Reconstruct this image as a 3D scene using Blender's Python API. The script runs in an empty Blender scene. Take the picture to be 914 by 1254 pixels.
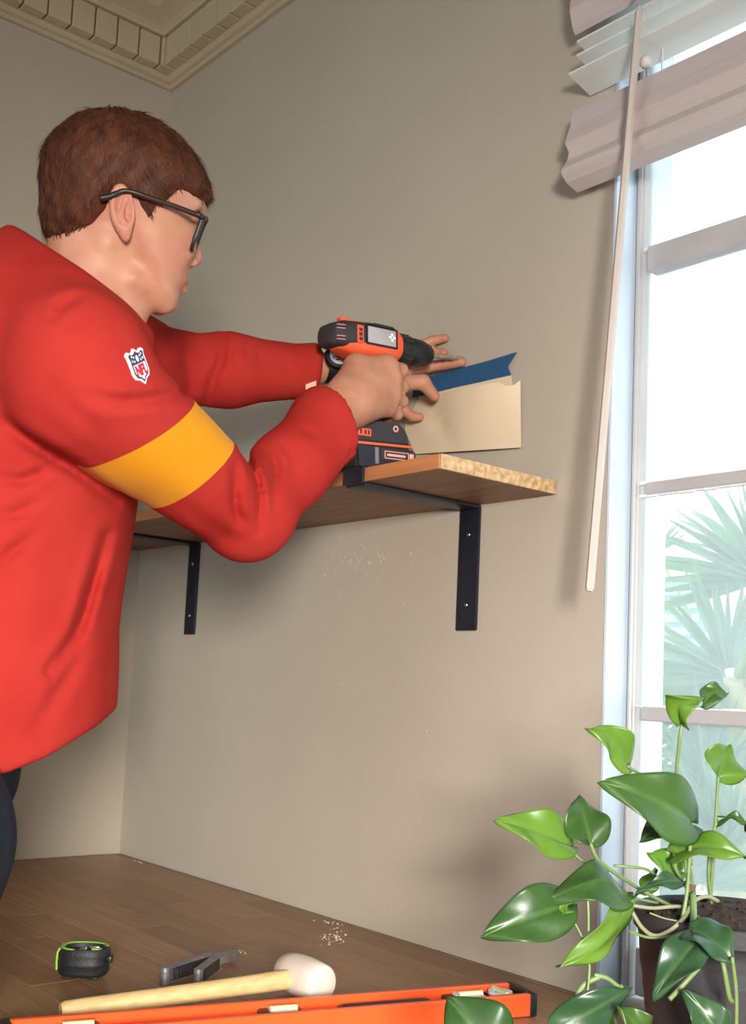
import bpy, bmesh, math, random
import numpy as np
from mathutils import Vector, Matrix, Euler
random.seed(7)
PI = math.pi
sc = bpy.context.scene
COL = sc.collection

# ------------------------------------------------------------------ camera
CAM = Vector((2.23125, -1.19018, 1.13557))
ROT = ((0.64760366, 0.7605928, 0.0459139),        # right
       (-0.05307736, 0.1051383, -0.99304015),     # down
       (-0.7601265, 0.64065944, 0.10845821))      # forward
FPX, PCX, PCY = 1346.83, 456.65, 695.88
cam_d = bpy.data.cameras.new('camera')
cam = bpy.data.objects.new('camera', cam_d)
COL.objects.link(cam)
r_, d_, f_ = (Vector(v) for v in ROT)
cm = Matrix((r_, -d_, -f_)).transposed().to_4x4()
cm.translation = CAM
cam.matrix_world = cm
cam_d.sensor_fit = 'HORIZONTAL'
cam_d.sensor_width = 36.0
cam_d.lens = FPX / 914 * 36.0
cam_d.shift_x = (457 - PCX) / 914
cam_d.shift_y = (PCY - 627) / 914
cam_d.clip_start = 0.02
sc.camera = cam

# ------------------------------------------------------------------ world, lights, exposure
sc.view_settings.view_transform = 'Standard'
sc.view_settings.look = 'None'
sc.view_settings.gamma = 1.0
sc.view_settings.exposure = -0.10
sc.view_settings.use_curve_mapping = False
wd = bpy.data.worlds.new('overcast_sky')
sc.world = wd
wd.use_nodes = True
wn = wd.node_tree.nodes
wn['Background'].inputs[0].default_value = (0.74, 0.88, 1.0, 1)
wn['Background'].inputs[1].default_value = 3.5


def area(name, loc, aim, sx, sy, power, color, spread=180):
    L = bpy.data.lights.new(name, 'AREA')
    L.shape = 'RECTANGLE'
    L.size, L.size_y, L.energy, L.color = sx, sy, power, color
    L.spread = math.radians(spread)
    o = bpy.data.objects.new(name, L)
    COL.objects.link(o)
    o.location = loc
    o.rotation_euler = (Vector(aim) - Vector(loc)).to_track_quat('-Z', 'Y').to_euler()
    return o


# daylight through the window of the right wall and the glazed opening in the wall behind the camera
area('right_window_light', (3.22, -1.8, 1.32), (0.85, 0, 0.7), 0.34, 0.40, 24, (1.0, 0.955, 0.89), 80)
area('rear_window_light', (1.3, -3.85, 1.4), (1.2, 0, 1.2), 1.8, 1.2, 3, (1.0, 0.93, 0.82))


# ------------------------------------------------------------------ helpers
def W(px, py, d):
    """world point seen along the ray of photo pixel (px, py), at depth d metres from the camera plane"""
    u, v = (px - PCX) / FPX, (py - PCY) / FPX
    return CAM + d * (r_ * u + d_ * v + f_)


def PL(px, py, ax, val):
    u, v = (px - PCX) / FPX, (py - PCY) / FPX
    q = r_ * u + d_ * v + f_
    return CAM + q * ((val - CAM[ax]) / q[ax])


_M = {}


def lin(c):
    return tuple(((x / 255) / 12.92 if x / 255 <= 0.04045 else ((x / 255 + 0.055) / 1.055) ** 2.4) for x in c)


def mat(name, rgb, rough=0.5, metal=0.0, noise=0.0, nscale=20.0, bump=0.0, bscale=60.0, stretch=(1, 1, 1), spec=0.5,
        rgb2=None, sss=0.0, coat=0.0, trans=0.0, sheen=0.0, detail=4.0):
    """procedural principled material: base colour (sRGB 0-255) varied by noise, with fine bump"""
    if name in _M:
        return _M[name]
    m = bpy.data.materials.new(name)
    _M[name] = m
    m.use_nodes = True
    nt = m.node_tree
    b = nt.nodes['Principled BSDF']
    c = lin(rgb)
    b.inputs['Base Color'].default_value = (*c, 1)
    b.inputs['Roughness'].default_value = rough
    b.inputs['Metallic'].default_value = metal
    b.inputs['Specular IOR Level'].default_value = spec
    if sss:
        b.inputs['Subsurface Weight'].default_value = sss
        b.inputs['Subsurface Radius'].default_value = (0.008, 0.003, 0.0015)
        b.inputs['Subsurface Scale'].default_value = 1.0
    if coat:
        b.inputs['Coat Weight'].default_value = coat
    if sheen:
        b.inputs['Sheen Weight'].default_value = sheen
    if noise or bump or rgb2:
        tc = nt.nodes.new('ShaderNodeTexCoord')
        mp = nt.nodes.new('ShaderNodeMapping')
        mp.inputs['Scale'].default_value = stretch
        nt.links.new(tc.outputs['Object'], mp.inputs['Vector'])
    if noise or rgb2:
        n = nt.nodes.new('ShaderNodeTexNoise')
        n.inputs['Scale'].default_value = nscale
        n.inputs['Detail'].default_value = detail
        nt.links.new(mp.outputs[0], n.inputs['Vector'])
        r = nt.nodes.new('ShaderNodeValToRGB')
        r.color_ramp.elements[0].position = 0.32
        r.color_ramp.elements[1].position = 0.68
        c2 = lin(rgb2) if rgb2 else None
        lo = c if rgb2 else tuple(x * (1 - noise) for x in c)
        hi = c2 if rgb2 else tuple(min(1, x * (1 + noise)) for x in c)
        r.color_ramp.elements[0].color = (*lo, 1)
        r.color_ramp.elements[1].color = (*hi, 1)
        nt.links.new(n.outputs['Fac'], r.inputs[0])
        nt.links.new(r.outputs[0], b.inputs['Base Color'])
    if bump:
        n2 = nt.nodes.new('ShaderNodeTexNoise')
        n2.inputs['Scale'].default_value = bscale
        n2.inputs['Detail'].default_value = 3
        nt.links.new(mp.outputs[0], n2.inputs['Vector'])
        bp = nt.nodes.new('ShaderNodeBump')
        bp.inputs['Strength'].default_value = bump
        bp.inputs['Distance'].default_value = 0.002
        nt.links.new(n2.outputs['Fac'], bp.inputs['Height'])
        nt.links.new(bp.outputs[0], b.inputs['Normal'])
    return m


def translucent_mat(name, rgb, rgb2, fac=0.35, rough=0.35, nscale=30):
    """leaf-like: principled mixed with a translucent lobe so light from behind shows through"""
    if name in _M:
        return _M[name]
    m = mat(name, rgb, rough, rgb2=rgb2, nscale=nscale, bump=0.12, bscale=90)
    nt = m.node_tree
    b = nt.nodes['Principled BSDF']
    t = nt.nodes.new('ShaderNodeBsdfTranslucent')
    src = b.inputs['Base Color'].links[0].from_socket
    g = nt.nodes.new('ShaderNodeMixRGB')
    g.blend_type = 'MULTIPLY'
    g.inputs[0].default_value = 1
    g.inputs[2].default_value = (1.3, 1.5, 0.5, 1)
    nt.links.new(src, g.inputs[1])
    nt.links.new(g.outputs[0], t.inputs[0])
    mx = nt.nodes.new('ShaderNodeMixShader')
    mx.inputs[0].default_value = fac
    nt.links.new(b.outputs[0], mx.inputs[1])
    nt.links.new(t.outputs[0], mx.inputs[2])
    nt.links.new(mx.outputs[0], nt.nodes['Material Output'].inputs[0])
    return m


def link(name, me, m=None, parent=None, smooth=False):
    o = bpy.data.objects.new(name, me)
    COL.objects.link(o)
    if m is not None:
        me.materials.append(m)
    if smooth:
        me.polygons.foreach_set('use_smooth', [True] * len(me.polygons))
    if parent is not None:
        o.parent = parent
    return o


def obj(name, bm, m=None, parent=None, smooth=False, angle=None):
    me = bpy.data.meshes.new(name)
    bmesh.ops.recalc_face_normals(bm, faces=bm.faces)
    bm.to_mesh(me)
    bm.free()
    o = link(name, me, m, parent, smooth)
    if angle is not None:
        me.polygons.foreach_set('use_smooth', [True] * len(me.polygons))
        me.set_sharp_from_angle(angle=math.radians(angle))
    return o


def tag(o, label=None, cat=None, group=None, kind=None):
    if label: o['label'] = label
    if cat: o['category'] = cat
    if group: o['group'] = group
    if kind: o['kind'] = kind
    return o


def empty(name, loc, label=None, cat=None, group=None, kind=None):
    o = bpy.data.objects.new(name, None)
    o.empty_display_size = 0.05
    COL.objects.link(o)
    o.location = loc
    return tag(o, label, cat, group, kind)


def local(o, root):
    """child built in world coordinates: keep it in place under a root that only has a location"""
    o.matrix_parent_inverse = Matrix.Translation(-Vector(root.location))
    return o


def rbox(bm, c, s, bev=0.0, M=None, seg=2):
    """box of size s centred at c, bevelled; M maps it into place"""
    t = bmesh.new()
    bmesh.ops.create_cube(t, size=1.0)
    for v in t.verts:
        v.co = Vector((v.co.x * s[0], v.co.y * s[1], v.co.z * s[2])) + Vector(c)
    if bev:
        bmesh.ops.bevel(t, geom=list(t.edges), offset=bev, segments=seg, profile=0.5, affect='EDGES')
    if M is not None:
        bmesh.ops.transform(t, matrix=M, verts=t.verts)
    _merge(bm, t)
    return bm


def _merge(bm, t):
    me = bpy.data.meshes.new('tmp')
    t.to_mesh(me)
    t.free()
    bm.from_mesh(me)
    bpy.data.meshes.remove(me)


def prism(bm, poly, axis, a, b, M=None):
    """extrude a 2-D polygon along an axis (0,1,2) from a to b; poly gives the two other coordinates in order"""
    def p3(p, t):
        q = list(p)
        q.insert(axis, t)
        return Vector(q)
    t = bmesh.new()
    A = [t.verts.new(p3(p, a)) for p in poly]
    B = [t.verts.new(p3(p, b)) for p in poly]
    t.faces.new(A)
    t.faces.new(B[::-1])
    n = len(poly)
    for i in range(n):
        t.faces.new((A[i], A[(i + 1) % n], B[(i + 1) % n], B[i]))
    bmesh.ops.recalc_face_normals(t, faces=t.faces)
    if M is not None:
        bmesh.ops.transform(t, matrix=M, verts=t.verts)
    _merge(bm, t)
    return bm


def tube(bm, pts, rad, seg=8, cap=True):
    """round tube through points; rad is a number or a list"""
    pts = [Vector(p) for p in pts]
    n = len(pts)
    rr = rad if isinstance(rad, (list, tuple)) else [rad] * n
    tan = [(pts[min(i + 1, n - 1)] - pts[max(i - 1, 0)]).normalized() for i in range(n)]
    up = Vector((0, 0, 1)) if abs(tan[0].z) < 0.9 else Vector((1, 0, 0))
    x = tan[0].cross(up).normalized()
    rings = []
    for i in range(n):
        x = (x - tan[i] * x.dot(tan[i])).normalized()
        y = tan[i].cross(x)
        rings.append([bm.verts.new(pts[i] + (x * math.cos(2 * PI * k / seg) + y * math.sin(2 * PI * k / seg)) * rr[i])
                      for k in range(seg)])
    for i in range(n - 1):
        for k in range(seg):
            bm.faces.new((rings[i][k], rings[i][(k + 1) % seg], rings[i + 1][(k + 1) % seg], rings[i + 1][k]))
    if cap:
        bm.faces.new(rings[0][::-1])
        bm.faces.new(rings[-1])
    return bm


def lathe(bm, prof, seg=24, M=None, close=True):
    """revolve (r, z) profile about z"""
    t = bmesh.new()
    rings = []
    for r, z in prof:
        if r < 1e-6:
            rings.append([t.verts.new((0, 0, z))])
        else:
            rings.append([t.verts.new((r * math.cos(2 * PI * k / seg), r * math.sin(2 * PI * k / seg), z)) for k in range(seg)])
    for a, b in zip(rings, rings[1:]):
        for k in range(seg):
            k2 = (k + 1) % seg
            if len(a) == 1 and len(b) == 1: continue
            if len(a) == 1: t.faces.new((a[0], b[k2], b[k]))
            elif len(b) == 1: t.faces.new((a[k], a[k2], b[0]))
            else: t.faces.new((a[k], a[k2], b[k2], b[k]))
    bmesh.ops.recalc_face_normals(t, faces=t.faces)
    if M is not None:
        bmesh.ops.transform(t, matrix=M, verts=t.verts)
    _merge(bm, t)
    return bm


def frame(o, x, y, z):
    """matrix with the given axes and origin"""
    m = Matrix((Vector(x).normalized(), Vector(y).normalized(), Vector(z).normalized())).transposed().to_4x4()
    m.translation = Vector(o)
    return m


def spline(pts, n=8):
    """Catmull-Rom through points"""
    P = [Vector(p) for p in pts]
    P = [P[0] * 2 - P[1]] + P + [P[-1] * 2 - P[-2]]
    out = []
    for i in range(1, len(P) - 2):
        for k in range(n):
            t = k / n
            a, b, c, d = P[i - 1:i + 3]
            out.append(0.5 * ((2 * b) + (c - a) * t + (2 * a - 5 * b + 4 * c - d) * t * t + (3 * b - a - 3 * c + d) * t ** 3))
    out.append(P[-2])
    return out


def text_bm(s, size, M, depth=0.0004, bold=0.0, sx=1.0):
    """lettering as a mesh in the local xy plane of M"""
    cu = bpy.data.curves.new('lettering', 'FONT')
    cu.body = s
    cu.size = size
    cu.extrude = depth
    cu.offset = bold
    cu.align_x = 'CENTER'
    cu.align_y = 'CENTER'
    o = bpy.data.objects.new('lettering', cu)
    COL.objects.link(o)
    bpy.context.view_layer.update()
    me = bpy.data.meshes.new_from_object(o.evaluated_get(bpy.context.evaluated_depsgraph_get()))
    bpy.data.objects.remove(o)
    bm = bmesh.new()
    bm.from_mesh(me)
    bpy.data.meshes.remove(me)
    for v in bm.verts:
        v.co.x *= sx
    bmesh.ops.transform(bm, matrix=M, verts=bm.verts)
    return bm

# ------------------------------------------------------------------ materials of the setting
m_wall = mat('taupe_wall_paint', (183, 172, 156), 0.62, noise=0.035, nscale=3.0, bump=0.25, bscale=140, spec=0.3)
m_white = mat('white_trim_paint', (226, 226, 222), 0.4, noise=0.03, nscale=9, bump=0.08, bscale=60)
m_cornice = mat('cream_cornice_paint', (192, 175, 146), 0.55, noise=0.05, nscale=8, bump=0.15, bscale=50)
m_ceil = mat('cream_ceiling_paint', (182, 166, 138), 0.7, noise=0.03, nscale=5, bump=0.1)
m_sash = mat('grey_white_sash_paint', (176, 172, 171), 0.4, noise=0.05, nscale=14, bump=0.15, bscale=70)
m_floor = mat('dark_floor_wood', (92, 66, 46), 0.45, noise=0.2, nscale=6, stretch=(1, 8, 1))
m_stucco = mat('white_stucco', (238, 238, 234), 0.8, noise=0.04, nscale=20, bump=0.3, bscale=80)
m_black = mat('black_powder_coat', (24, 28, 38), 0.42, noise=0.1, nscale=80, bump=0.1, bscale=300)
m_steel = mat('zinc_steel', (190, 192, 196), 0.3, metal=1.0, noise=0.08, nscale=60)

XE, ZC, ZT, ZCEIL = 1.309, 0.75, 2.522, 2.665      # window jamb, counter top, cornice foot, ceiling
XW, ZW0, ZW1 = 2.62, 0.75, 2.36                    # right side, sill and head of the window opening
YG = 0.055                                         # glass plane


def struct(name, bm, m, parent=None, **k):
    o = obj(name, bm, m, parent, **k)
    if parent is None:
        o['kind'] = 'structure'
    return o


b = bmesh.new()
rbox(b, (XE / 2 - 0.06, 0.0625, 1.3325), (XE + 0.12, 0.125, 2.665))
rbox(b, ((XE + XW) / 2, 0.0625, ZW0 / 2 - 0.02), (XW - XE, 0.125, ZW0 - 0.04))
rbox(b, ((XE + XW) / 2, 0.0625, (ZW1 + 2.665) / 2), (XW - XE, 0.125, 2.665 - ZW1))
rbox(b, ((XW + 3.36) / 2, 0.0625, 1.3325), (3.36 - XW, 0.125, 2.665))
struct('wall_back', b, m_wall)
b = bmesh.new(); rbox(b, (-0.06, -1.95, 1.3325), (0.12, 3.9, 2.665)); struct('wall_left', b, m_wall)
b = bmesh.new()   # right wall with a window opening
rbox(b, (3.30, -0.77, 1.3325), (0.12, 1.54, 2.665))
rbox(b, (3.30, -2.98, 1.3325), (0.12, 1.84, 2.665))
rbox(b, (3.30, -1.8, 0.53), (0.12, 0.52, 1.06))
rbox(b, (3.30, -1.8, 2.12), (0.12, 0.52, 1.09))
struct('wall_right', b, m_wall)
b = bmesh.new()   # wall behind the camera with a wide glazed opening
rbox(b, (0.25, -3.96, 1.3325), (0.5, 0.12, 2.665)); rbox(b, (3.03, -3.96, 1.3325), (0.66, 0.12, 2.665))
rbox(b, (1.6, -3.96, 0.35), (2.2, 0.12, 0.7)); rbox(b, (1.6, -3.96, 2.45), (2.2, 0.12, 0.43))
struct('wall_front', b, m_wall)
b = bmesh.new(); rbox(b, (1.62, -1.95, -0.05), (3.48, 4.15, 0.1)); struct('floor', b, m_floor)
b = bmesh.new(); rbox(b, (1.62, -1.95, 2.715), (3.48, 4.15, 0.1)); struct('ceiling', b, m_ceil)


# cornice: swept profile along each wall (q = distance from the wall, z)
PROF = [(0, 2.516), (0.010, 2.516), (0.014, 2.519), (0.014, 2.523), (0.022, 2.525), (0.03, 2.531), (0.03, 2.602), (0.066, 2.602),
        (0.068, 2.608), (0.076, 2.615), (0.092, 2.622), (0.112, 2.628), (0.118, 2.632), (0.118, 2.640), (0.13, 2.644), (0.15, 2.652),
        (0.15, 2.665), (0, 2.665)]


def cornice(name, fn, L):
    b = bmesh.new()
    A = [b.verts.new(fn(q, q, z)) for q, z in PROF]
    B = [b.verts.new(fn(q, L, z)) for q, z in PROF]
    for i in range(len(PROF) - 1):
        b.faces.new((A[i], A[i + 1], B[i + 1], B[i]))
    return struct(name, b, m_cornice)


fb = lambda q, t, z: (t, -q, z)
fl = lambda q, t, z: (q, -t, z)
t_back = cornice('trim_1', fb, 3.24)
t_left = cornice('trim_2', fl, 3.9)
bb = bmesh.new(); rbox(bb, (0.047, -0.047, 2.5665), (0.0375, 0.0375, 0.067), 0.0015, seg=1); obj('dentil', bb, m_cornice, t_back)
for fn, par, L in ((fb, t_back, 3.15), (fl, t_left, 3.8)):
    t = 0.0700
    while t < L:
        w = 0.0498
        bb = bmesh.new()
        lo, hi = Vector(fn(0.029, t, 2.533)), Vector(fn(0.060, t + w, 2.600))
        c = (lo + hi) / 2
        s = Vector((abs(hi.x - lo.x), abs(hi.y - lo.y), abs(hi.z - lo.z)))
        rbox(bb, c, s, 0.0015, seg=1)
        obj('dentil', bb, m_cornice, par)
        t += 0.054

# ------------------------------------------------------------------ window in the back wall
b = bmesh.new()
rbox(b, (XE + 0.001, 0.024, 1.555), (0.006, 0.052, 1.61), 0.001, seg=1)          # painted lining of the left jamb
struct('trim_3', b, mat('sky_tinted_white_paint', (198, 212, 226), 0.45, noise=0.03, nscale=9))  # blue cast of the sky light put into the white paint colour
b = bmesh.new(); rbox(b, (XE + 0.001, 0.093, 1.555), (0.006, 0.066, 1.61))
struct('trim_4', b, m_stucco)                                                       # outer reveal
b = bmesh.new(); rbox(b, ((XE + XW) / 2, 0.095, ZW0 - 0.02), (XW - XE, 0.1, 0.04), 0.003); struct('trim_5', b, m_white)
wi = empty('window_1', ((XE + XW) / 2, YG, ZW0), kind='structure')


def wpart(name, c, s, bev=0.002, m=m_sash):
    bb = bmesh.new()
    rbox(bb, c, s, bev, seg=1)
    return local(obj(name, bb, m, wi), wi)


XG = 1.3245
wpart('frame_stile', ((XE + XG) / 2 + 0.001, YG, 1.555), (XG - XE - 0.002, 0.022, 1.61))
wpart('frame_stile', ((XE + XG) / 2 + 0.003, YG - 0.013, 1.555), (0.007, 0.008, 1.61))
wpart('frame_stile', (XW - 0.01, YG, 1.555), (0.02, 0.022, 1.61))
wpart('mullion', (1.81, YG, 1.555), (0.022, 0.022, 1.61))
wpart('mullion', (2.21, YG, 1.555), (0.022, 0.022, 1.61))
wpart('meeting_rail', ((XG + XW) / 2, YG - 0.002, 1.7485), (XW - XG - 0.02, 0.026, 0.037))
wpart('glazing_bar', ((XG + XW) / 2, YG, 1.4235), (XW - XG - 0.02, 0.02, 0.017))
wpart('glazing_bar', ((XG + XW) / 2, YG, 1.1185), (XW - XG - 0.02, 0.02, 0.019))
wpart('glazing_bar', ((XG + XW) / 2, YG, 2.06), (XW - XG - 0.02, 0.02, 0.018))
wpart('bottom_rail', ((XG + XW) / 2, YG, 0.785), (XW - XG - 0.02, 0.024, 0.06))
wpart('top_rail', ((XG + XW) / 2, YG, 2.34), (XW - XG - 0.02, 0.024, 0.036))
# putty lines with a chipped edge along the bars, and the glass: see-through panes, lens glare mixed in as a pale haze
m_glass = bpy.data.materials.new('hazy_window_glass')
m_glass.use_nodes = True
nt = m_glass.node_tree
nt.nodes.remove(nt.nodes['Principled BSDF'])
tr = nt.nodes.new('ShaderNodeBsdfTransparent'); tr.inputs[0].default_value = (0.97, 0.99, 0.985, 1)
tl = nt.nodes.new('ShaderNodeBsdfTranslucent'); tl.inputs[0].default_value = (0.95, 0.98, 0.96, 1)
gl = nt.nodes.new('ShaderNodeBsdfGlossy'); gl.inputs['Roughness'].default_value = 0.03
fr = nt.nodes.new('ShaderNodeFresnel')
mxa = nt.nodes.new('ShaderNodeMixShader'); mxb = nt.nodes.new('ShaderNodeMixShader')
tcg = nt.nodes.new('ShaderNodeTexCoord'); ng = nt.nodes.new('ShaderNodeTexNoise'); ng.inputs['Scale'].default_value = 9
mrg = nt.nodes.new('ShaderNodeMapRange')
mrg.inputs[3].default_value = 0.10; mrg.inputs[4].default_value = 0.22
nt.links.new(tcg.outputs['Object'], ng.inputs['Vector']); nt.links.new(ng.outputs['Fac'], mrg.inputs[0])
nt.links.new(mrg.outputs[0], mxa.inputs[0]); nt.links.new(tr.outputs[0], mxa.inputs[1]); nt.links.new(tl.outputs[0], mxa.inputs[2])
mlt = nt.nodes.new('ShaderNodeMath'); mlt.operation = 'MULTIPLY'; mlt.inputs[1].default_value = 0.5
nt.links.new(fr.outputs[0], mlt.inputs[0])
nt.links.new(mlt.outputs[0], mxb.inputs[0]); nt.links.new(mxa.outputs[0], mxb.inputs[1]); nt.links.new(gl.outputs[0], mxb.inputs[2])
nt.links.new(mxb.outputs[0], nt.nodes['Material Output'].inputs[0])
xs = [XG, 1.799, 1.821, 2.199, 2.221, XW - 0.02]
zs = [0.815, 1.109, 1.128, 1.415, 1.432, 1.73, 1.767, 2.051, 2.069, 2.322]
for i in range(0, 6, 2):
    for j in range(0, 10, 2):
        wpart('pane', ((xs[i] + xs[i + 1]) / 2, YG + 0.004, (zs[j] + zs[j + 1]) / 2),
              (xs[i + 1] - xs[i] + 0.004, 0.003, zs[j + 1] - zs[j] + 0.004), 0, m_glass)
m_putty = mat('old_glazing_putty', (228, 228, 224), 0.8, noise=0.1, nscale=60)
for z in (1.4325, 1.4145, 1.1285, 1.767):
    bb = bmesh.new()
    rn = random.Random(int(z * 1000))
    x = XG
    while x < 1.78:
        w = rn.uniform(0.008, 0.03)
        rbox(bb, (x + w / 2, YG - 0.004, z), (w, 0.008, rn.uniform(0.0015, 0.005)), 0)
        x += w
    local(obj('putty', bb, m_putty, wi), wi)

# ------------------------------------------------------------------ shelf and brackets
m_shelfwood = mat('stained_shelf_wood', (150, 108, 74), 0.5, rgb2=(120, 84, 58), nscale=7, stretch=(1.2, 14, 14), bump=0.2, bscale=40)
m_shelfend = mat('raw_particle_edge', (214, 184, 140), 0.8, rgb2=(172, 130, 86), nscale=110, bump=0.6, bscale=160, detail=8)
sh = empty('wall_shelf', (0.61, -0.115, 1.421),
           'long brown wooden board shelf with a raw pale end, along the wall', 'shelf')
b = bmesh.new(); rbox(b, (0.609, -0.1155, 1.431), (1.214, 0.227, 0.020), 0.0012, seg=1); local(obj('board', b, m_shelfwood, sh), sh)
b = bmesh.new(); rbox(b, (1.2172, -0.1155, 1.431), (0.0024, 0.2265, 0.0195), 0.0006, seg=1)
tag(local(obj('end_edge', b, m_shelfend, sh), sh), 'raw pale flecked end edge of the board')
b = bmesh.new(); rbox(b, (0.609, -0.2298, 1.431), (1.213, 0.0018, 0.0196), 0.0005, seg=1)
tag(local(obj('front_edge', b, mat('orange_edge_band', (186, 122, 76), 0.5, noise=0.12, nscale=8, stretch=(1, 10, 10)), sh), sh),
    'orange brown front edge strip')
for x0, x1, lab in ((1.028, 1.071, 'flat black steel shelf bracket with two screws, at the right, nearer the window'),
                    (0.222, 0.262, 'flat black steel shelf bracket with two screws, at the left, below the elbow')):
    xc, w = (x0 + x1) / 2, x1 - x0
    br = empty('shelf_bracket', (xc, 0, 1.23), lab, 'bracket', 'black brackets under the shelf')
    b = bmesh.new(); rbox(b, (xc, -0.0028, 1.323), (w, 0.0055, 0.188), 0.0022); local(obj('wall_plate', b, m_black, br, angle=40), br)
    b = bmesh.new(); rbox(b, (xc, -0.117, 1.4178), (w, 0.233, 0.0055), 0.002); local(obj('arm', b, m_black, br, angle=40), br)
    b = bmesh.new(); rbox(b, (xc, -0.2365, 1.4300), (w, 0.0055, 0.0245), 0.002); local(obj('front_lip', b, m_black, br, angle=40), br)
    for z in (1.376, 1.268):
        b = bmesh.new(); lathe(b, [(0, 0.0018), (0.0022, 0.0016), (0.0036, 0.0006), (0.0036, 0)], 12,
                               frame((xc, -0.0054, z), (1, 0, 0), (0, 0, 1), (0, -1, 0)))
        s = local(obj('screw', b, m_steel, br, smooth=True), br)

# ------------------------------------------------------------------ countertop of glued staves
m_stave = [mat('butcher_block_%d' % i, c, 0.38, rgb2=c2, nscale=5, stretch=(1.5, 26, 26), bump=0.1, bscale=30, spec=0.5)
           for i, (c, c2) in enumerate((((152, 113, 78), (132, 95, 64)), ((160, 121, 84), (140, 102, 70)), ((143, 105, 71), (125, 89, 60)),
                                        ((168, 128, 90), (149, 111, 77))))]
ct = empty('countertop', (1.2, -0.36, 0.71), 'wide brown butcher block countertop running along the wall under the tools', 'countertop')
YF = -0.715
b = bmesh.new(); rbox(b, (1.18, YF / 2 - 0.002, 0.7275), (2.352, -YF - 0.008, 0.041)); local(obj('core', b, m_stave[2], ct), ct)
rn = random.Random(3)
ns = 11
wst = -YF / ns
for j in range(ns):
    y1 = -0.001 - j * wst
    x = 0.003
    while x < 2.36:
        L = rn.uniform(0.45, 0.95)
        xe = min(x + L, 2.36)
        if 2.36 - xe < 0.15: xe = 2.36
        b = bmesh.new()
        rbox(b, ((x + xe) / 2, y1 - wst / 2, 0.7475 + rn.uniform(-0.0002, 0)), (xe - x - 0.0008, wst - 0.0008, 0.005), 0.0005, seg=1)
        local(obj('stave', b, m_stave[rn.choice((0, 0, 1, 1, 2, 3))], ct), ct)
        x = xe
# caulk line in the corner and supports below
m_caulk = mat('grey_brown_caulk', (120, 106, 88), 0.8, noise=0.1, nscale=40)
b = bmesh.new(); tube(b, spline([(0.006, -0.5, 0.7478), (0.006, -0.06, 0.7478), (0.03, -0.010, 0.748), (0.14, -0.006, 0.7478), (1.3, -0.006, 0.7478)], 6), 0.004, 6)
local(obj('caulk_line', b, m_caulk, ct), ct)
for x in (0.05, 2.3):
    b = bmesh.new(); rbox(b, (x, YF / 2, 0.3535), (0.05, -YF - 0.1, 0.707)); local(obj('side_panel', b, m_white, ct), ct)

# ------------------------------------------------------------------ wooden blind drawn up over the window
m_val = mat('pinkish_white_blind_wood', (196, 182, 178), 0.45, noise=0.04, nscale=6, stretch=(1, 10, 10), bump=0.1)
m_slat = mat('white_blind_slat', (222, 224, 220), 0.4, noise=0.03, nscale=6, stretch=(1, 10, 10))
XR = 2.66
bl = empty('window_blind', (1.95, -0.03, 1.85), 'white wooden venetian blind pulled up above the window, slat ends jutting past the jamb', 'blind')
prof = [(-0.004, 1.966), (-0.040, 1.963), (-0.043, 1.952), (-0.047, 1.935), (-0.054, 1.916), (-0.056, 1.909), (-0.047, 1.900), (-0.050, 1.886),
        (-0.061, 1.870), (-0.062, 1.862), (-0.050, 1.853), (-0.026, 1.847), (-0.022, 1.860), (-0.018, 1.940), (-0.004, 1.950)]
b = bmesh.new(); prism(b, prof, 0, 1.262, XR); local(obj('lower_valance', b, m_val, bl), bl)
prof2 = [(-0.006, 2.21), (-0.060, 2.21), (-0.062, 2.20), (-0.052, 2.13), (-0.054, 2.11), (-0.046, 2.085), (-0.040, 2.078), (-0.034, 2.084), (-0.030, 2.19), (-0.006, 2.19)]
b = bmesh.new(); prism(b, prof2, 0, 1.262, XR); local(obj('upper_valance', b, m_val, bl), bl)
for k, (x0, y0, z0, dz) in enumerate(((1.262, -0.052, 2.013, -0.012), (1.270, -0.046, 2.040, -0.010), (1.262, -0.036, 2.069, -0.012), (1.275, -0.05, 2.098, -0.010),
                                      (1.262, -0.05, 2.125, -0.01), (1.266, -0.05, 2.15, -0.01))):
    pr = [(y0, z0), (y0 + 0.0486, z0 + dz), (y0 + 0.0486, z0 + dz + 0.0028), (y0, z0 + 0.0028)]
    b = bmesh.new(); prism(b, pr, 0, x0, XR); local(obj('slat', b, m_slat, bl), bl)
m_cord = mat('white_blind_cord', (214, 212, 206), 0.7)
for x in (1.398, 1.86, 2.3):
    b = bmesh.new(); tube(b, [(x, -0.02, 2.16), (x, -0.022, 1.95)], 0.0012, 6); local(obj('lift_cord', b, m_cord, bl), bl)
b = bmesh.new(); lathe(b, [(0, -0.008), (0.005, -0.008), (0.008, -0.004), (0.008, 0.003), (0.004, 0.008), (0, 0.008)], 14, Matrix.Translation((1.392, -0.050, 1.978)))
local(obj('cord_knob', b, m_cord, bl, smooth=True), bl)
b = bmesh.new(); tube(b, [(1.3826, -0.045, 2.09), (1.3826, -0.058, 2.075), (1.3826, -0.064, 2.068)], 0.0025, 8)
local(obj('wand_hook', b, m_steel, bl, smooth=True), bl)

# ------------------------------------------------------------------ organic surfaces: signed distance fields turned into one continuous mesh
def V3(p):
    return np.array([p[0], p[1], p[2]], dtype=np.float32)


def s_ball(P, c, r):
    return np.sqrt(((P - V3(c)) ** 2).sum(-1)) - r


def s_cone(P, a, b, ra, rb):
    """round cone from a (radius ra) to b (radius rb)"""
    a, b = V3(a), V3(b)
    ab = b - a
    t = np.clip(((P - a) @ ab) / (ab @ ab), 0, 1)
    q = P - a - t[..., None] * ab
    return np.sqrt((q * q).sum(-1)) - (ra + (rb - ra) * t)


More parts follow.
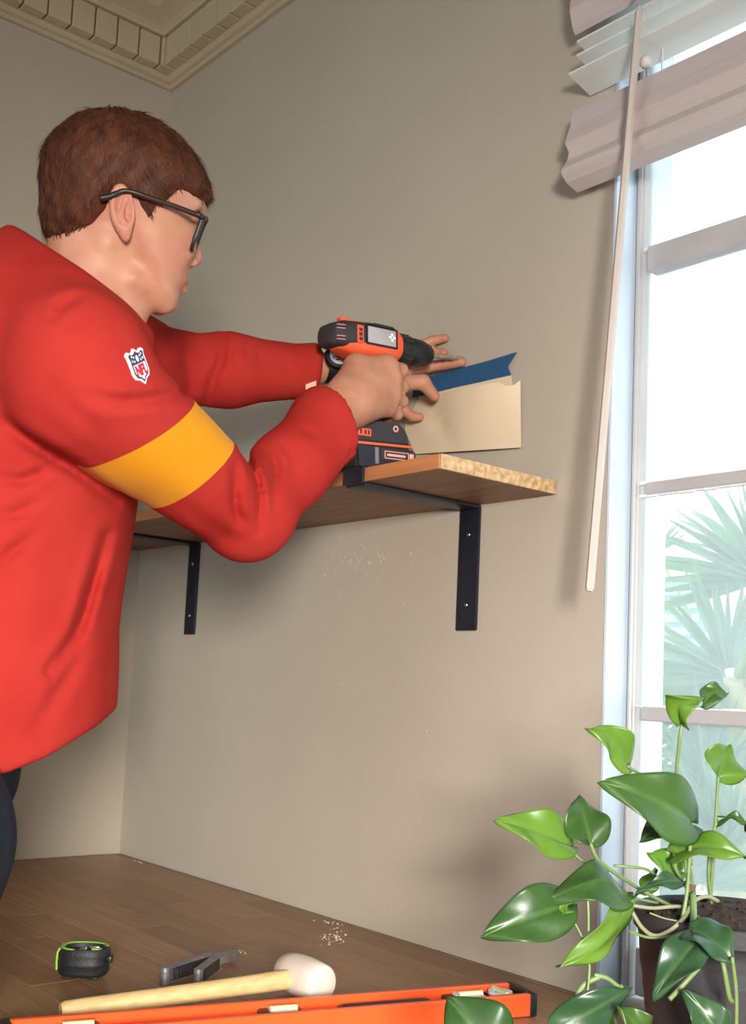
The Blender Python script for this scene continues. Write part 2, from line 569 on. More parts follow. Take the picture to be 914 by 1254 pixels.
def s_ell(P, c, r, R=None):
    """ellipsoid, axes r, rows of R are its axis directions"""
    q = P - V3(c)
    if R is not None:
        q = q @ np.array([list(v) for v in R], dtype=np.float32).T
    r = V3(r)
    k0 = np.sqrt(((q / r) ** 2).sum(-1))
    k1 = np.sqrt(((q / (r * r)) ** 2).sum(-1)) + 1e-9
    return k0 * (k0 - 1) / k1


def s_box(P, c, h, R=None, rad=0.0):
    q = P - V3(c)
    if R is not None:
        q = q @ np.array([list(v) for v in R], dtype=np.float32).T
    q = np.abs(q) - (V3(h) - rad)
    return np.sqrt((np.maximum(q, 0) ** 2).sum(-1)) + np.minimum(q.max(-1), 0) - rad


def smin(a, b, k):
    h = np.clip(0.5 + 0.5 * (b - a) / k, 0, 1)
    return b + (a - b) * h - k * h * (1 - h)


def smax(a, b, k):
    return -smin(-a, -b, k)


def s_chain(P, pts, rads, k=0.004):
    f = None
    for i in range(len(pts) - 1):
        g = s_cone(P, pts[i], pts[i + 1], rads[i], rads[i + 1])
        f = g if f is None else smin(f, g, k)
    return f


def s_plane(P, p, n):
    n = V3(n)
    n = n / np.sqrt(n @ n)
    return (P - V3(p)) @ n


def isosurf(fn, lo, hi, h):
    """surface nets; returns vertices (n,3) and quads"""
    lo, hi = V3(lo), V3(hi)
    n = np.ceil((hi - lo) / h).astype(int) + 1
    ax = [lo[i] + h * np.arange(n[i], dtype=np.float32) for i in range(3)]
    F = np.empty(tuple(n), dtype=np.float32)
    step = max(1, int(1500000 / (n[1] * n[2])))
    for i in range(0, n[0], step):
        X, Y, Z = np.meshgrid(ax[0][i:i + step], ax[1], ax[2], indexing='ij')
        F[i:i + step] = fn(np.stack((X, Y, Z), -1))
    S = F < 0
    c = np.zeros(tuple(n - 1), dtype=np.int8)
    offs = [(i, j, k) for i in (0, 1) for j in (0, 1) for k in (0, 1)]
    sl = lambda o: tuple(slice(o[d], n[d] - 1 + o[d]) for d in range(3))
    for o in offs:
        c += S[sl(o)]
    act = (c > 0) & (c < 8)
    idx = np.full(act.shape, -1, dtype=np.int64)
    cells = np.argwhere(act)
    idx[act] = np.arange(len(cells))
    acc = np.zeros((len(cells), 3)); cnt = np.zeros(len(cells))
    ci = cells.T
    for a in offs:
        for d in range(3):
            if a[d]: continue
            b2 = list(a); b2[d] = 1
            fa = F[ci[0] + a[0], ci[1] + a[1], ci[2] + a[2]]
            fb_ = F[ci[0] + b2[0], ci[1] + b2[1], ci[2] + b2[2]]
            m = (fa < 0) != (fb_ < 0)
            t = fa[m] / (fa[m] - fb_[m])
            p = np.tile(np.array(a, float), (m.sum(), 1))
            p[:, d] += t
            acc[m] += p; cnt[m] += 1
    vert = lo + h * (cells + acc / cnt[:, None])
    quads = []
    for d in range(3):
        e, g = (d + 1) % 3, (d + 2) % 3
        s0 = [slice(None)] * 3; s1 = [slice(None)] * 3
        s0[d] = slice(0, n[d] - 1); s1[d] = slice(1, n[d])
        for q in (e, g):
            s0[q] = slice(1, n[q] - 1); s1[q] = slice(1, n[q] - 1)
        A, B = S[tuple(s0)], S[tuple(s1)]
        ch = np.argwhere(A != B)
        fl = A[A != B]
        base = ch.copy()
        def cell(de, dg):
            q = base.copy()
            q[:, e] += de; q[:, g] += dg
            return idx[q[:, 0], q[:, 1], q[:, 2]]
        Q = np.stack((cell(0, 0), cell(1, 0), cell(1, 1), cell(0, 1)), 1)
        Q[~fl] = Q[~fl][:, ::-1]
        quads.append(Q)
    Q = np.concatenate(quads)
    Q = Q[(Q >= 0).all(1)]
    return vert, Q


def np_mesh(name, v, q, m=None, parent=None, smooth=True, rel=None):
    me = bpy.data.meshes.new(name)
    me.vertices.add(len(v))
    me.vertices.foreach_set('co', np.asarray(v, dtype=np.float32).ravel())
    me.loops.add(len(q) * 4)
    me.loops.foreach_set('vertex_index', np.asarray(q, dtype=np.int32).ravel())
    me.polygons.add(len(q))
    me.polygons.foreach_set('loop_start', np.arange(0, len(q) * 4, 4, dtype=np.int32))
    me.polygons.foreach_set('loop_total', np.full(len(q), 4, dtype=np.int32))
    me.polygons.foreach_set('use_smooth', np.full(len(q), smooth))
    me.update()
    me.validate()
    return link(name, me, m, parent)


def sub_mesh(v, q, mask):
    q = q[mask]
    u, inv = np.unique(q, return_inverse=True)
    return v[u], inv.reshape(q.shape)


def np_proj(P):
    """pixel coordinates of points (for laying folds along lines seen on the cloth)"""
    M = np.array(ROT, dtype=np.float32)
    q = (P - V3(CAM)) @ M.T
    return FPX * q[..., 0] / q[..., 2] + PCX, FPX * q[..., 1] / q[..., 2] + PCY, q[..., 2]


def smooth_verts(v, q, it=2, lam=0.5):
    e = np.concatenate([q[:, [0, 1]], q[:, [1, 2]], q[:, [2, 3]], q[:, [3, 0]]])
    e = np.concatenate([e, e[:, ::-1]])
    deg = np.bincount(e[:, 0], minlength=len(v))[:, None]
    for _ in range(it):
        s = np.stack([np.bincount(e[:, 0], weights=v[e[:, 1], d], minlength=len(v)) for d in range(3)], 1)
        v = v + lam * (s / np.maximum(deg, 1) - v)
    return v

# ------------------------------------------------------------------ the person
m_skin = mat('fair_skin', (200, 145, 118), 0.5, rgb2=(187, 128, 103), nscale=28, bump=0.12, bscale=300, sss=0.12, spec=0.35)
m_lip = mat('lip_skin', (176, 104, 92), 0.42)
m_hair = mat('auburn_hair', (92, 52, 36), 0.55, rgb2=(56, 32, 23), nscale=60, stretch=(1, 1, 0.35), bump=0.5, bscale=260, spec=0.15)
m_hair2 = mat('auburn_hair_strands', (104, 60, 40), 0.5, rgb2=(66, 37, 26), nscale=40, spec=0.12)
m_red = mat('red_knit_cloth', (180, 53, 46), 0.85, rgb2=(167, 44, 39), nscale=9, bump=0.18, bscale=420, spec=0.06, sheen=0.0)
m_yel = mat('yellow_knit_cloth', (222, 146, 28), 0.85, rgb2=(212, 137, 25), nscale=9, bump=0.18, bscale=420, spec=0.06, sheen=0.05)
m_trouser = mat('dark_navy_cloth', (30, 33, 42), 0.9, noise=0.15, nscale=40, bump=0.2, bscale=300, spec=0.2)
m_shoe = mat('black_shoe_leather', (22, 22, 24), 0.5)

person = empty('person', (0.93, -0.86, 0.0),
               'person with short auburn hair and black glasses in a red sweatshirt, drilling above the shelf', 'person')

# head frame: a forward along the face, b up through the crown, c towards the person's right (the camera side)
HC = W(150, 255, 1.27)
TH, YAW = math.radians(19), math.radians(5)
to_cam = (CAM - HC).normalized()
hc = Vector((to_cam.x, to_cam.y, to_cam.z * 0.55)).normalized()
hr, hu = r_, -d_
hf = (hr * math.cos(TH) - hu * math.sin(TH))
hf = (hf - hc * hf.dot(hc)).normalized()
hf, hc = (hf * math.cos(YAW) - hc * math.sin(YAW)), (hc * math.cos(YAW) + hf * math.sin(YAW))
hb = hc.cross(hf)
if hb.z < 0: hb = -hb
HR = (hf, hb, hc)


def hp(px, py, c=0.0):
    """(a, b) on the head plane c = const seen at a photo pixel"""
    o = HC + hc * c
    q = (W(px, py, 1.0) - CAM)
    p = CAM + q * ((o - CAM).dot(hc) / q.dot(hc)) - HC
    return (p.dot(hf), p.dot(hb))


def HW(px, py, c):
    a, b = hp(px, py, c)
    return HC + hf * a + hb * b + hc * c


def mir(p):
    """mirror a point of the head to the other side"""
    return p - hc * (2 * (p - HC).dot(hc))


def poly_sd(A, B, poly):
    """signed distance to a closed polygon, positive inside"""
    d = np.full(A.shape, 1e9, dtype=np.float32)
    ins = np.zeros(A.shape, dtype=bool)
    n = len(poly)
    for i in range(n):
        x0, y0 = poly[i]
        x1, y1 = poly[(i + 1) % n]
        ex, ey = x1 - x0, y1 - y0
        wx, wy = A - x0, B - y0
        t = np.clip((wx * ex + wy * ey) / (ex * ex + ey * ey + 1e-12), 0, 1)
        d = np.minimum(d, (wx - t * ex) ** 2 + (wy - t * ey) ** 2)
        c1 = (y0 > B) != (y1 > B)
        xi = x0 + (B - y0) / (ey if abs(ey) > 1e-12 else 1e-12) * ex
        ins ^= c1 & (A < xi)
    d = np.sqrt(d)
    return np.where(ins, d, -d)


def spline2(pts, n=4, closed=True):
    out = []
    N = len(pts)
    for i in range(N):
        p = [np.array(pts[(i + k) % N], float) for k in (-1, 0, 1, 2)]
        for k in range(n):
            t = k / n
            out.append(0.5 * (2 * p[1] + (p[2] - p[0]) * t + (2 * p[0] - 5 * p[1] + 4 * p[2] - p[3]) * t * t + (3 * p[1] - p[0] - 3 * p[2] + p[3]) * t ** 3))
    return [tuple(o) for o in out]


# side outline of skull and face without the nose
SK = [(58, 240), (60, 205), (72, 172), (97, 152), (128, 146), (158, 148), (188, 158), (214, 178), (234, 202), (246, 228), (249, 246), (247, 260),
      (242, 270), (238, 280), (236, 296), (234, 312), (230, 326), (229, 337), (225, 350), (219, 360), (217, 369), (210, 377), (199, 382),
      (188, 379), (174, 369), (160, 356), (143, 336), (124, 316), (100, 300), (76, 286), (63, 266)]
SKab = spline2([hp(*p) for p in SK], 3)
# table of half widths along b (up): jaw, cheeks, temples, cranium
WB = np.array([(-0.16, 0.040), (-0.125, 0.046), (-0.10, 0.054), (-0.075, 0.061), (-0.045, 0.067), (-0.015, 0.070), (0.02, 0.073), (0.05, 0.074), (0.12, 0.074)])


def f_head(P):
    q = P - V3(HC)
    q = q @ np.array([list(v) for v in HR], dtype=np.float32).T
    A, B, C = q[..., 0], q[..., 1], q[..., 2]
    D = poly_sd(A, B, SKab)
    w = np.interp(B, WB[:, 0], WB[:, 1]).astype(np.float32)
    w = w * (1 - 0.10 * np.clip((A + 0.01) / 0.12, 0, 1))          # the face is narrower than the back
    R = 0.058 + 0.014 * np.clip((B + 0.04) / 0.08, 0, 1) - 0.02 * np.clip((A + 0.01) / 0.10, 0, 1)
    u = np.clip(1 - D / R, 0, None)
    f = (np.sqrt(u ** 2 + (C / w) ** 2 + 1e-9) - 1) * 0.055

    def L(px, py, c):
        a, b_ = hp(px, py, c)
        return (a, b_, c)
    loc = np.stack((A, B, np.abs(C)), -1)                          # mirrored features
    one = np.stack((A, B, C), -1)
    # brow ridge, eye socket, cheekbone
    f = smin(f, s_cone(loc, L(243, 259, 0.008), L(236, 252, 0.038), 0.0055, 0.006), 0.016)
    f = smax(f, -s_ell(loc, L(246, 274, 0.031), (0.012, 0.012, 0.017)), 0.012)
    f = smin(f, s_ball(loc, L(231, 274, 0.031), 0.0118), 0.003)     # eyeball under the lids
    f = smin(f, s_cone(loc, L(236, 282, 0.022), L(230, 281, 0.042), 0.0032, 0.003), 0.006)
    f = smin(f, s_ell(loc, L(222, 300, 0.040), (0.016, 0.016, 0.012)), 0.02)
    # nose
    f = smin(f, s_cone(one, L(234, 272, 0), L(238, 310, 0), 0.0065, 0.0080), 0.010)
    f = smin(f, s_ball(one, L(238.5, 317, 0), 0.0082), 0.006)
    f = smin(f, s_ell(loc, L(234, 320, 0.0115), (0.0085, 0.006, 0.0055)), 0.006)
    f = smax(f, -s_ell(loc, L(237, 326, 0.0065), (0.0042, 0.003, 0.0028)), 0.002)
    # lips and the line between them, chin
    f = smin(f, s_cone(loc, L(226, 344, 0), L(216, 347, 0.021), 0.0052, 0.002), 0.006)
    f = smin(f, s_cone(loc, L(224, 355, 0), L(214, 350, 0.020), 0.0056, 0.002), 0.006)
    f = smax(f, -s_cone(loc, L(232, 349, 0), L(211, 348.5, 0.024), 0.0011, 0.0009), 0.002)
    f = smax(f, -s_cone(loc, L(233, 334, 0), L(231, 341, 0), 0.0022, 0.002), 0.004)
    f = smin(f, s_ell(one, L(207, 374, 0), (0.009, 0.008, 0.014)), 0.012)
    # jaw angle
    f = smin(f, s_cone(loc, L(164, 341, 0.049), L(200, 373, 0.024), 0.0085, 0.008), 0.020)
    # neck
    nk0 = HC + hf * hp(118, 300)[0] + hb * hp(118, 300)[1]
    f = smin(f, s_cone(P, nk0, W(98, 400, 1.27), 0.053, 0.062), 0.022)
    f = smin(f, s_cone(P, HW(148, 343, 0.0), W(126, 410, 1.27), 0.036, 0.042), 0.022)
    f = smin(f, s_cone(loc, L(132, 300, 0.050), L(138, 385, 0.012), 0.010, 0.010), 0.02)
    # ears: rim, lobe, hollow
    e0 = lambda px, py, c: L(px, py, c)
    EA = 0.40
    ER = ((math.cos(EA), math.sin(EA), 0.18), (-math.sin(EA), math.cos(EA), 0), (-0.18 * math.cos(EA), -0.18 * math.sin(EA), 1))
    ear = s_ell(loc, L(149.5, 256, 0.0775), (0.0142, 0.0272, 0.0070), ER)
    ear = smax(ear, -s_ell(loc, L(152, 254, 0.0830), (0.0102, 0.0208, 0.0078), ER), 0.002)
    ear = smin(ear, s_cone(loc, L(154, 243, 0.0775), L(148.5, 262, 0.0785), 0.0018, 0.0026), 0.003)
    ear = smin(ear, s_cone(loc, L(148.5, 262, 0.0785), L(154, 276, 0.078), 0.0026, 0.0026), 0.003)
    ear = smin(ear, s_ell(loc, L(153.5, 286, 0.0755), (0.0062, 0.0090, 0.0042), ER), 0.006)
    ear = smin(ear, s_ell(loc, L(161, 264, 0.0755), (0.0030, 0.006, 0.0040), ER), 0.003)
    ear = smax(ear, -s_ball(loc, L(156.5, 266, 0.079), 0.0036), 0.002)
    f = smin(f, ear, 0.004)
    return f


def bbox(pts, pad):
    a = np.array([list(p) for p in pts])
    return a.min(0) - pad, a.max(0) + pad


lo, hi = bbox([HC + hf * a + hb * b_ + hc * c for a in (-0.1, 0.115) for b_ in (-0.16, 0.11) for c in (-0.085, 0.085)] + [W(140, 420, 1.27)], 0.01)
hv, hq = isosurf(f_head, lo, hi, 0.0022)
hv = smooth_verts(hv, hq, 1, 0.35)

# ---- arms and hands (skin)
SH_R, EL_R, WR_R = W(98, 472, 1.12), W(303, 632, 1.335), W(418, 498, 1.525)
SH_L, EL_L, WR_L = W(120, 425, 1.45), W(205, 452, 1.60), W(402, 451, 1.685)

# drill frame: x along the bit to the wall, y to the drill's left, z up
DT, DB = PL(570, 440, 1, 0.0), W(412, 408, 1.58)
DX = (DT - DB).normalized()
DZ = (Vector((0, 0, 1)) - DX * DX.z).normalized()
DZ = (DZ + (DX.cross(DZ)) * 0.0).normalized()
DY = DZ.cross(DX)
DM = frame(DB, DX, DY, DZ)
DLEN = (DT - DB).length
HND = [(0.083, 0.0, -0.030), (0.088, 0.0, -0.075), (0.094, 0.0, -0.122)]      # handle centre line in the drill frame


def D(x, y, z):
    return DM @ Vector((x, y, z))


def f_rhand(P):
    f = s_cone(P, EL_R, WR_R, 0.042, 0.0295)
    wr = WR_R
    # palm: from wrist to the four knuckles on the right side of the handle
    kn = [D(0.066, -0.036, -0.046), D(0.069, -0.040, -0.067), D(0.068, -0.039, -0.088), D(0.062, -0.035, -0.107)]
    for i, k in enumerate(kn):
        base = wr + (k - wr) * 0.25
        f = smin(f, s_cone(P, base, k, 0.0225, 0.0125 - 0.0006 * i), 0.024)
    f = smin(f, s_cone(P, wr + (kn[1] - wr) * 0.35, D(0.050, -0.024, -0.076), 0.024, 0.016), 0.015)
    # fingers close around the front of the grip and back along its far side
    fing = [
        [kn[0], D(0.096, -0.030, -0.046), D(0.106, -0.006, -0.050), D(0.094, 0.010, -0.052)],       # index on the trigger
        [kn[1], D(0.097, -0.030, -0.070), D(0.098, 0.010, -0.074), D(0.075, 0.028, -0.076)],
        [kn[2], D(0.096, -0.029, -0.092), D(0.097, 0.010, -0.096), D(0.076, 0.028, -0.097)],
        [kn[3], D(0.089, -0.026, -0.112), D(0.090, 0.008, -0.116), D(0.074, 0.025, -0.117)],
    ]
    rr = [(0.0112, 0.0100, 0.0088, 0.0075), (0.0116, 0.0104, 0.0090, 0.0078), (0.0112, 0.0100, 0.0088, 0.0075), (0.0100, 0.0088, 0.0078, 0.0068)]
    for c, r in zip(fing, rr):
        f = smin(f, s_chain(P, c, r, 0.003), 0.0045)
    # thumb over the back of the grip to the far side
    f = smin(f, s_chain(P, [wr + (kn[0] - wr) * 0.42 + DZ * 0.012, D(0.032, -0.006, -0.054), D(0.036, 0.018, -0.048), D(0.058, 0.030, -0.054)],
                        [0.016, 0.0130, 0.0112, 0.0092], 0.01), 0.016)
    # ridge of the thumb side from the wrist to the first knuckle
    f = smin(f, s_chain(P, [wr + DZ * 0.004, D(0.016, -0.026, -0.052), D(0.058, -0.035, -0.045)], [0.027, 0.0175, 0.0125], 0.01), 0.016)
    # tendons and knuckle bumps
    for k in kn[:4]:
        f = smin(f, s_ball(P, k, 0.0105), 0.012)
    return f


lo, hi = bbox([WR_R + (EL_R - WR_R) * 0.35, D(0.01, -0.06, -0.13), D(0.125, 0.045, -0.02), WR_R], 0.03)
rv, rq = isosurf(f_rhand, lo, hi, 0.0017)

# left hand: thumb in front of the envelope, fingers up on the wall above the drill bit
LP = W(468, 462, 1.705)
L_F = [
    [W(497, 452, 1.715), PL(524, 449, 1, -0.036), PL(546, 446, 1, -0.020), PL(566, 444, 1, -0.009)],      # index lies along the flap
    [W(499, 440, 1.745), PL(515, 424, 1, -0.032), PL(530, 417, 1, -0.018), PL(545, 414, 1, -0.009)],      # middle, up on the wall
    [W(492, 442, 1.760), PL(512, 432, 1, -0.024), PL(530, 431, 1, -0.012), PL(544, 432, 1, -0.009)],      # ring
    [W(482, 478, 1.750), PL(495, 503, 1, -0.050), PL(505, 510, 1, -0.034), PL(514, 511, 1, -0.024)],      # little finger behind the envelope
]
L_R = [(0.0105, 0.0092, 0.0085, 0.0070), (0.0105, 0.0092, 0.0080, 0.0066), (0.0100, 0.0088, 0.0078, 0.0064), (0.0098, 0.0085, 0.0078, 0.0070)]
L_T = [W(462, 470, 1.68), W(490, 468, 1.695), W(518, 468, 1.705), W(532, 485, 1.712)]


def f_lhand(P):
    f = s_cone(P, EL_L, WR_L, 0.038, 0.024)
    for c in L_F:
        f = smin(f, s_cone(P, WR_L + (Vector(c[0]) - WR_L) * 0.25, c[0], 0.020, 0.0115), 0.018)
    f = smin(f, s_cone(P, WR_L + (LP - WR_L) * 0.4, W(486, 468, 1.735), 0.020, 0.018), 0.018)
    for c, r in zip(L_F, L_R):
        f = smin(f, s_chain(P, c, r, 0.003), 0.004)
    f = smin(f, s_chain(P, L_T, (0.016, 0.013, 0.0115, 0.0085), 0.005), 0.008)
    return f


lo, hi = bbox([WR_L + (EL_L - WR_L) * 0.3, L_F[0][3], L_F[1][3], L_F[3][3], L_T[3]], 0.025)
lv, lq = isosurf(f_lhand, lo, hi, 0.0018)

# ---- torso: stack of ellipses along the leaning trunk; chest faces the drill (picture right)
fwd_h = Vector((hr.x, hr.y, 0)).normalized()
side_h = Vector((-f_.x, -f_.y, 0)).normalized()
ROTC = math.radians(0)
# (photo y on the trunk axis, axis x, depth, half depth front-back, half width)
TR = [(284, 60, 1.28, 0.030, 0.03), (298, 64, 1.28, 0.055, 0.055), (330, 72, 1.28, 0.086, 0.085), (380, 66, 1.28, 0.108, 0.13), (440, 46, 1.28, 0.126, 0.165), (540, 22, 1.28, 0.138, 0.165),
      (650, 6, 1.28, 0.136, 0.165), (760, -6, 1.27, 0.132, 0.168), (880, -12, 1.26, 0.132, 0.172), (980, -16, 1.25, 0.130, 0.172), (1060, -20, 1.24, 0.125, 0.17)]
trc = [(W(x, y, d), a, c) for y, x, d, a, c in TR]
tz = np.array([p.z for p, _, _ in trc])[::-1]
tx = np.array([p.x for p, _, _ in trc])[::-1]
ty = np.array([p.y for p, _, _ in trc])[::-1]
ta = np.array([a for _, a, _ in trc])[::-1]
tcw = np.array([c for _, _, c in trc])[::-1]
FH, SHD = V3(fwd_h), V3(side_h)


def f_trunk(P, grow=0.0):
    z = P[..., 2]
    cx_, cy_ = np.interp(z, tz, tx), np.interp(z, tz, ty)
    a, c = np.interp(z, tz, ta) + grow, np.interp(z, tz, tcw) + grow
    dx, dy = P[..., 0] - cx_, P[..., 1] - cy_
    u = dx * FH[0] + dy * FH[1]
    v = dx * SHD[0] + dy * SHD[1]
    k = (np.abs(u / a) ** 2.3 + np.abs(v / c) ** 2.3 + 1e-9) ** (1 / 2.3)
    f = (k - 1) * np.minimum(a, c)
    return np.maximum(f, z - tz[-1]).astype(np.float32)


HEM = (W(120, 884, 1.26), W(0, 953, 1.09), W(-60, 930, 1.35))
hn = (HEM[1] - HEM[0]).cross(HEM[2] - HEM[0]).normalized()
if hn.z > 0: hn = -hn

# folds: valleys (px polyline, depth, width px) laid over the cloth
FOLDS = [  # (polyline in photo pixels, amplitude m, half width px, nearest depth, farthest depth)
    ([(131, 655), (112, 720), (92, 778), (60, 822)], 0.013, 7, 1.0, 1.40),
    ([(118, 735), (96, 800), (70, 850), (45, 890)], 0.005, 9, 1.0, 1.40),
    ([(4, 520), (46, 548), (92, 575), (140, 612)], 0.010, 8, 0.9, 1.35),
    ([(0, 585), (30, 588), (70, 568)], 0.008, 6, 0.9, 1.35),
    ([(0, 632), (22, 628), (45, 616)], 0.007, 6, 0.9, 1.35),
    ([(0, 690), (20, 672), (44, 655)], 0.007, 7, 0.9, 1.35),
    ([(66, 388), (78, 372), (98, 362)], 0.007, 6, 0.9, 1.3),
    ([(110, 485), (150, 492), (190, 488), (225, 480)], 0.008, 7, 0.9, 1.3),
    ([(60, 470), (110, 520), (125, 535)], 0.003, 10, 0.9, 1.3),
    # crook of the right elbow
    ([(289, 572), (287, 600), (289, 628), (295, 640)], 0.011, 5.5, 1.0, 1.42),
    ([(296, 552), (310, 575), (318, 605), (318, 650)], 0.010, 4.5, 1.0, 1.42),
    ([(322, 548), (336, 560), (338, 590), (334, 618)], 0.007, 5, 1.0, 1.45),
    ([(344, 543), (358, 556), (360, 578)], 0.005, 5, 1.0, 1.48),
    ([(372, 524), (384, 534)], 0.004, 5, 1.0, 1.5),
    ([(225, 618), (260, 645), (290, 664)], 0.003, 8, 1.0, 1.4),
    # left sleeve
    ([(274, 412), (271, 440), (262, 462), (254, 488)], 0.009, 5, 1.45, 1.8),
    ([(289, 418), (290, 452)], 0.004, 4, 1.45, 1.8),
    ([(304, 420), (302, 440)], 0.003, 4, 1.45, 1.8),
    ([(318, 424), (317, 446)], 0.003, 4, 1.45, 1.8),
    ([(225, 440), (235, 470), (228, 490)], 0.005, 6, 1.45, 1.8),
    ([(345, 440), (362, 470)], 0.002, 8, 1.45, 1.8),
]


def folds(P, f):
    near = np.abs(f) < 0.03
    Q = P[near]
    if not len(Q): return f
    x, y, d = np_proj(Q)
    add = np.zeros(len(Q), dtype=np.float32)
    for pl_, amp, wd_, d0, d1 in FOLDS:
        pl_ = [(p.x, p.y) for p in spline([(x_, y_, 0) for x_, y_ in pl_], 4)]
        best = np.full(len(Q), 1e9, dtype=np.float32)
        endf = np.zeros(len(Q), dtype=np.float32)
        n = len(pl_) - 1
        for i in range(n):
            x0, y0 = pl_[i]; x1, y1 = pl_[i + 1]
            ex, ey = x1 - x0, y1 - y0
            t = np.clip(((x - x0) * ex + (y - y0) * ey) / (ex * ex + ey * ey), 0, 1)
            dd = (x - x0 - t * ex) ** 2 + (y - y0 - t * ey) ** 2
            m = dd < best
            best = np.where(m, dd, best)
            g = (i + t) / n
            endf = np.where(m, np.sin(np.clip(g, 0.08, 0.92) * PI) ** 0.6, endf)
        r = np.sqrt(best) / wd_
        add += np.where((d > d0) & (d < d1), amp * endf * (np.exp(-r * r) - 0.28 * np.exp(-(r - 2.0) ** 2)), 0)
    # broad, shallow unevenness of soft cloth
    add += 0.0016 * (np.sin(Q[:, 0] * 37 + 9 * Q[:, 2]) * np.sin(Q[:, 1] * 41 + 5) * np.sin(Q[:, 2] * 33 + 2))
    g = f.copy()
    g[near] += add
    return g


CUF_R = (W(386, 480, 1.495), W(437, 560, 1.475))
cn_r = (WR_R - EL_R).normalized()
cv = (CUF_R[1] - CUF_R[0]); cn_r = (cn_r - cv.normalized() * cn_r.dot(cv.normalized())).normalized()
cuf_r_c = (CUF_R[0] + CUF_R[1]) / 2 - cn_r * 0.013
CUF_L = (W(390, 424, 1.67), W(383, 487, 1.67))
cn_l = (WR_L - EL_L).normalized()
cv = (CUF_L[1] - CUF_L[0]); cn_l = (cn_l - cv.normalized() * cn_l.dot(cv.normalized())).normalized()
cuf_l_c = (CUF_L[0] + CUF_L[1]) / 2


def f_shirt(P):
    body = f_trunk(P, 0.004)
    # shoulder slope and back of the neck
    body = smin(body, s_cone(P, W(74, 392, 1.25), W(96, 440, 1.13), 0.070, 0.073), 0.035)
    body = smin(body, s_cone(P, W(74, 388, 1.31), W(100, 415, 1.43), 0.070, 0.07), 0.035)
    # neckline: open along the collar and hollow around the neck; hem, open underneath
    body = smax(body, s_plane(P, COL0, COLN), 0.006)
    body = smax(body, -s_cone(P, W(118, 300, 1.27), W(96, 372, 1.27), 0.062, 0.062), 0.004)
    body = smax(body, s_plane(P, HEM[0], hn), 0.005)
    body = smax(body, -np.maximum(f_trunk(P, -0.018), -s_plane(P, HEM[0] - hn * 0.02, hn)), 0.004)
    # right sleeve
    s = s_cone(P, SH_R, EL_R, 0.0735, 0.0500)
    s = smin(s, s_ball(P, EL_R, 0.0480), 0.02)
    fo = s_chain(P, [EL_R, EL_R + (cuf_r_c - EL_R) * 0.5, cuf_r_c, cuf_r_c + cn_r * 0.05], [0.0480, 0.0485, 0.0520, 0.051], 0.02)
    s = smin(s, fo, 0.022)
    s = smax(s, s_plane(P, cuf_r_c, cn_r), 0.004)
    s = smax(s, -np.maximum(s_cone(P, EL_R, cuf_r_c + cn_r * 0.05, 0.042, 0.037), -s_plane(P, cuf_r_c - cn_r * 0.025, cn_r)), 0.003)
    # left sleeve
    t = s_cone(P, SH_L, EL_L, 0.072, 0.054)
    t = smin(t, s_chain(P, [EL_L, EL_L + (cuf_l_c - EL_L) * 0.4, cuf_l_c, cuf_l_c + cn_l * 0.05], [0.053, 0.0515, 0.0385, 0.037], 0.02), 0.02)
    t = smax(t, s_plane(P, cuf_l_c, cn_l), 0.004)
    t = smax(t, -np.maximum(s_cone(P, EL_L, cuf_l_c + cn_l * 0.05, 0.036, 0.027), -s_plane(P, cuf_l_c - cn_l * 0.010, cn_l)), 0.003)
    f = smin(body, s, 0.016)
    f = smin(f, t, 0.035)
    f = folds(P, f)
    return f


# collar plane through the line from the nape to under the chin, tilted over both shoulders
COL0 = W(95, 330, 1.22)
cl = (W(182, 392, 1.22) - W(30, 289, 1.27)).normalized()
COLN = cl.cross((f_ + cl * -0.1).normalized()).normalized()
if COLN.z < 0: COLN = -COLN

pts = [p for p, _, _ in trc] + [SH_R, EL_R, cuf_r_c, SH_L, EL_L, cuf_l_c]
lo, hi = bbox(pts, 0.10)
lo[2] = min(h.z for h in HEM) - 0.02
lo[0] -= 0.14; lo[1] -= 0.14; hi[0] += 0.06
sv, sq = isosurf(f_shirt, lo, hi, 0.0052)
sv = smooth_verts(sv, sq, 1, 0.4)

# ---- body core, legs and feet (mostly under cloth)
hipc = W(-128, 990, 1.20) + Vector((0.085, -0.03, 0))
leg_side = Vector((0.97, -0.24, 0)).normalized()
legs = []
for s in (1, -1):
    hp_ = hipc + leg_side * 0.095 * s
    kn_ = Vector((hp_.x, hp_.y, 0.52)) - fwd_h * 0.075 + leg_side * 0.01 * s
    an_ = Vector((hp_.x, hp_.y, 0.085)) - fwd_h * 0.12 + leg_side * 0.015 * s
    legs.append((hp_, kn_, an_))


def f_core(P):
    f = np.maximum(f_trunk(P, -0.022), hipc.z + 0.16 - P[..., 2])
    f = smin(f, s_cone(P, legs[0][0], legs[1][0], 0.085, 0.085), 0.06)
    f = smin(f, s_cone(P, SH_R, EL_R, 0.052, 0.040), 0.03)
    f = smin(f, s_cone(P, EL_R, WR_R + (EL_R - WR_R) * 0.3, 0.042, 0.034), 0.02)
    f = smin(f, s_cone(P, SH_L, EL_L, 0.050, 0.038), 0.03)
    f = smin(f, s_cone(P, EL_L, WR_L + (EL_L - WR_L) * 0.3, 0.038, 0.030), 0.02)
    f = smin(f, s_cone(P, W(100, 385, 1.27), W(60, 440, 1.265), 0.055, 0.09), 0.05)
    for h_, k_, a_ in legs:
        f = smin(f, s_chain(P, [h_, k_, a_], [0.082, 0.056, 0.038], 0.02), 0.03)
        f = smin(f, s_cone(P, a_ - Vector((0, 0, 0.04)), a_ + fwd_h * 0.15 - Vector((0, 0, 0.055)), 0.035, 0.024), 0.02)
    return f


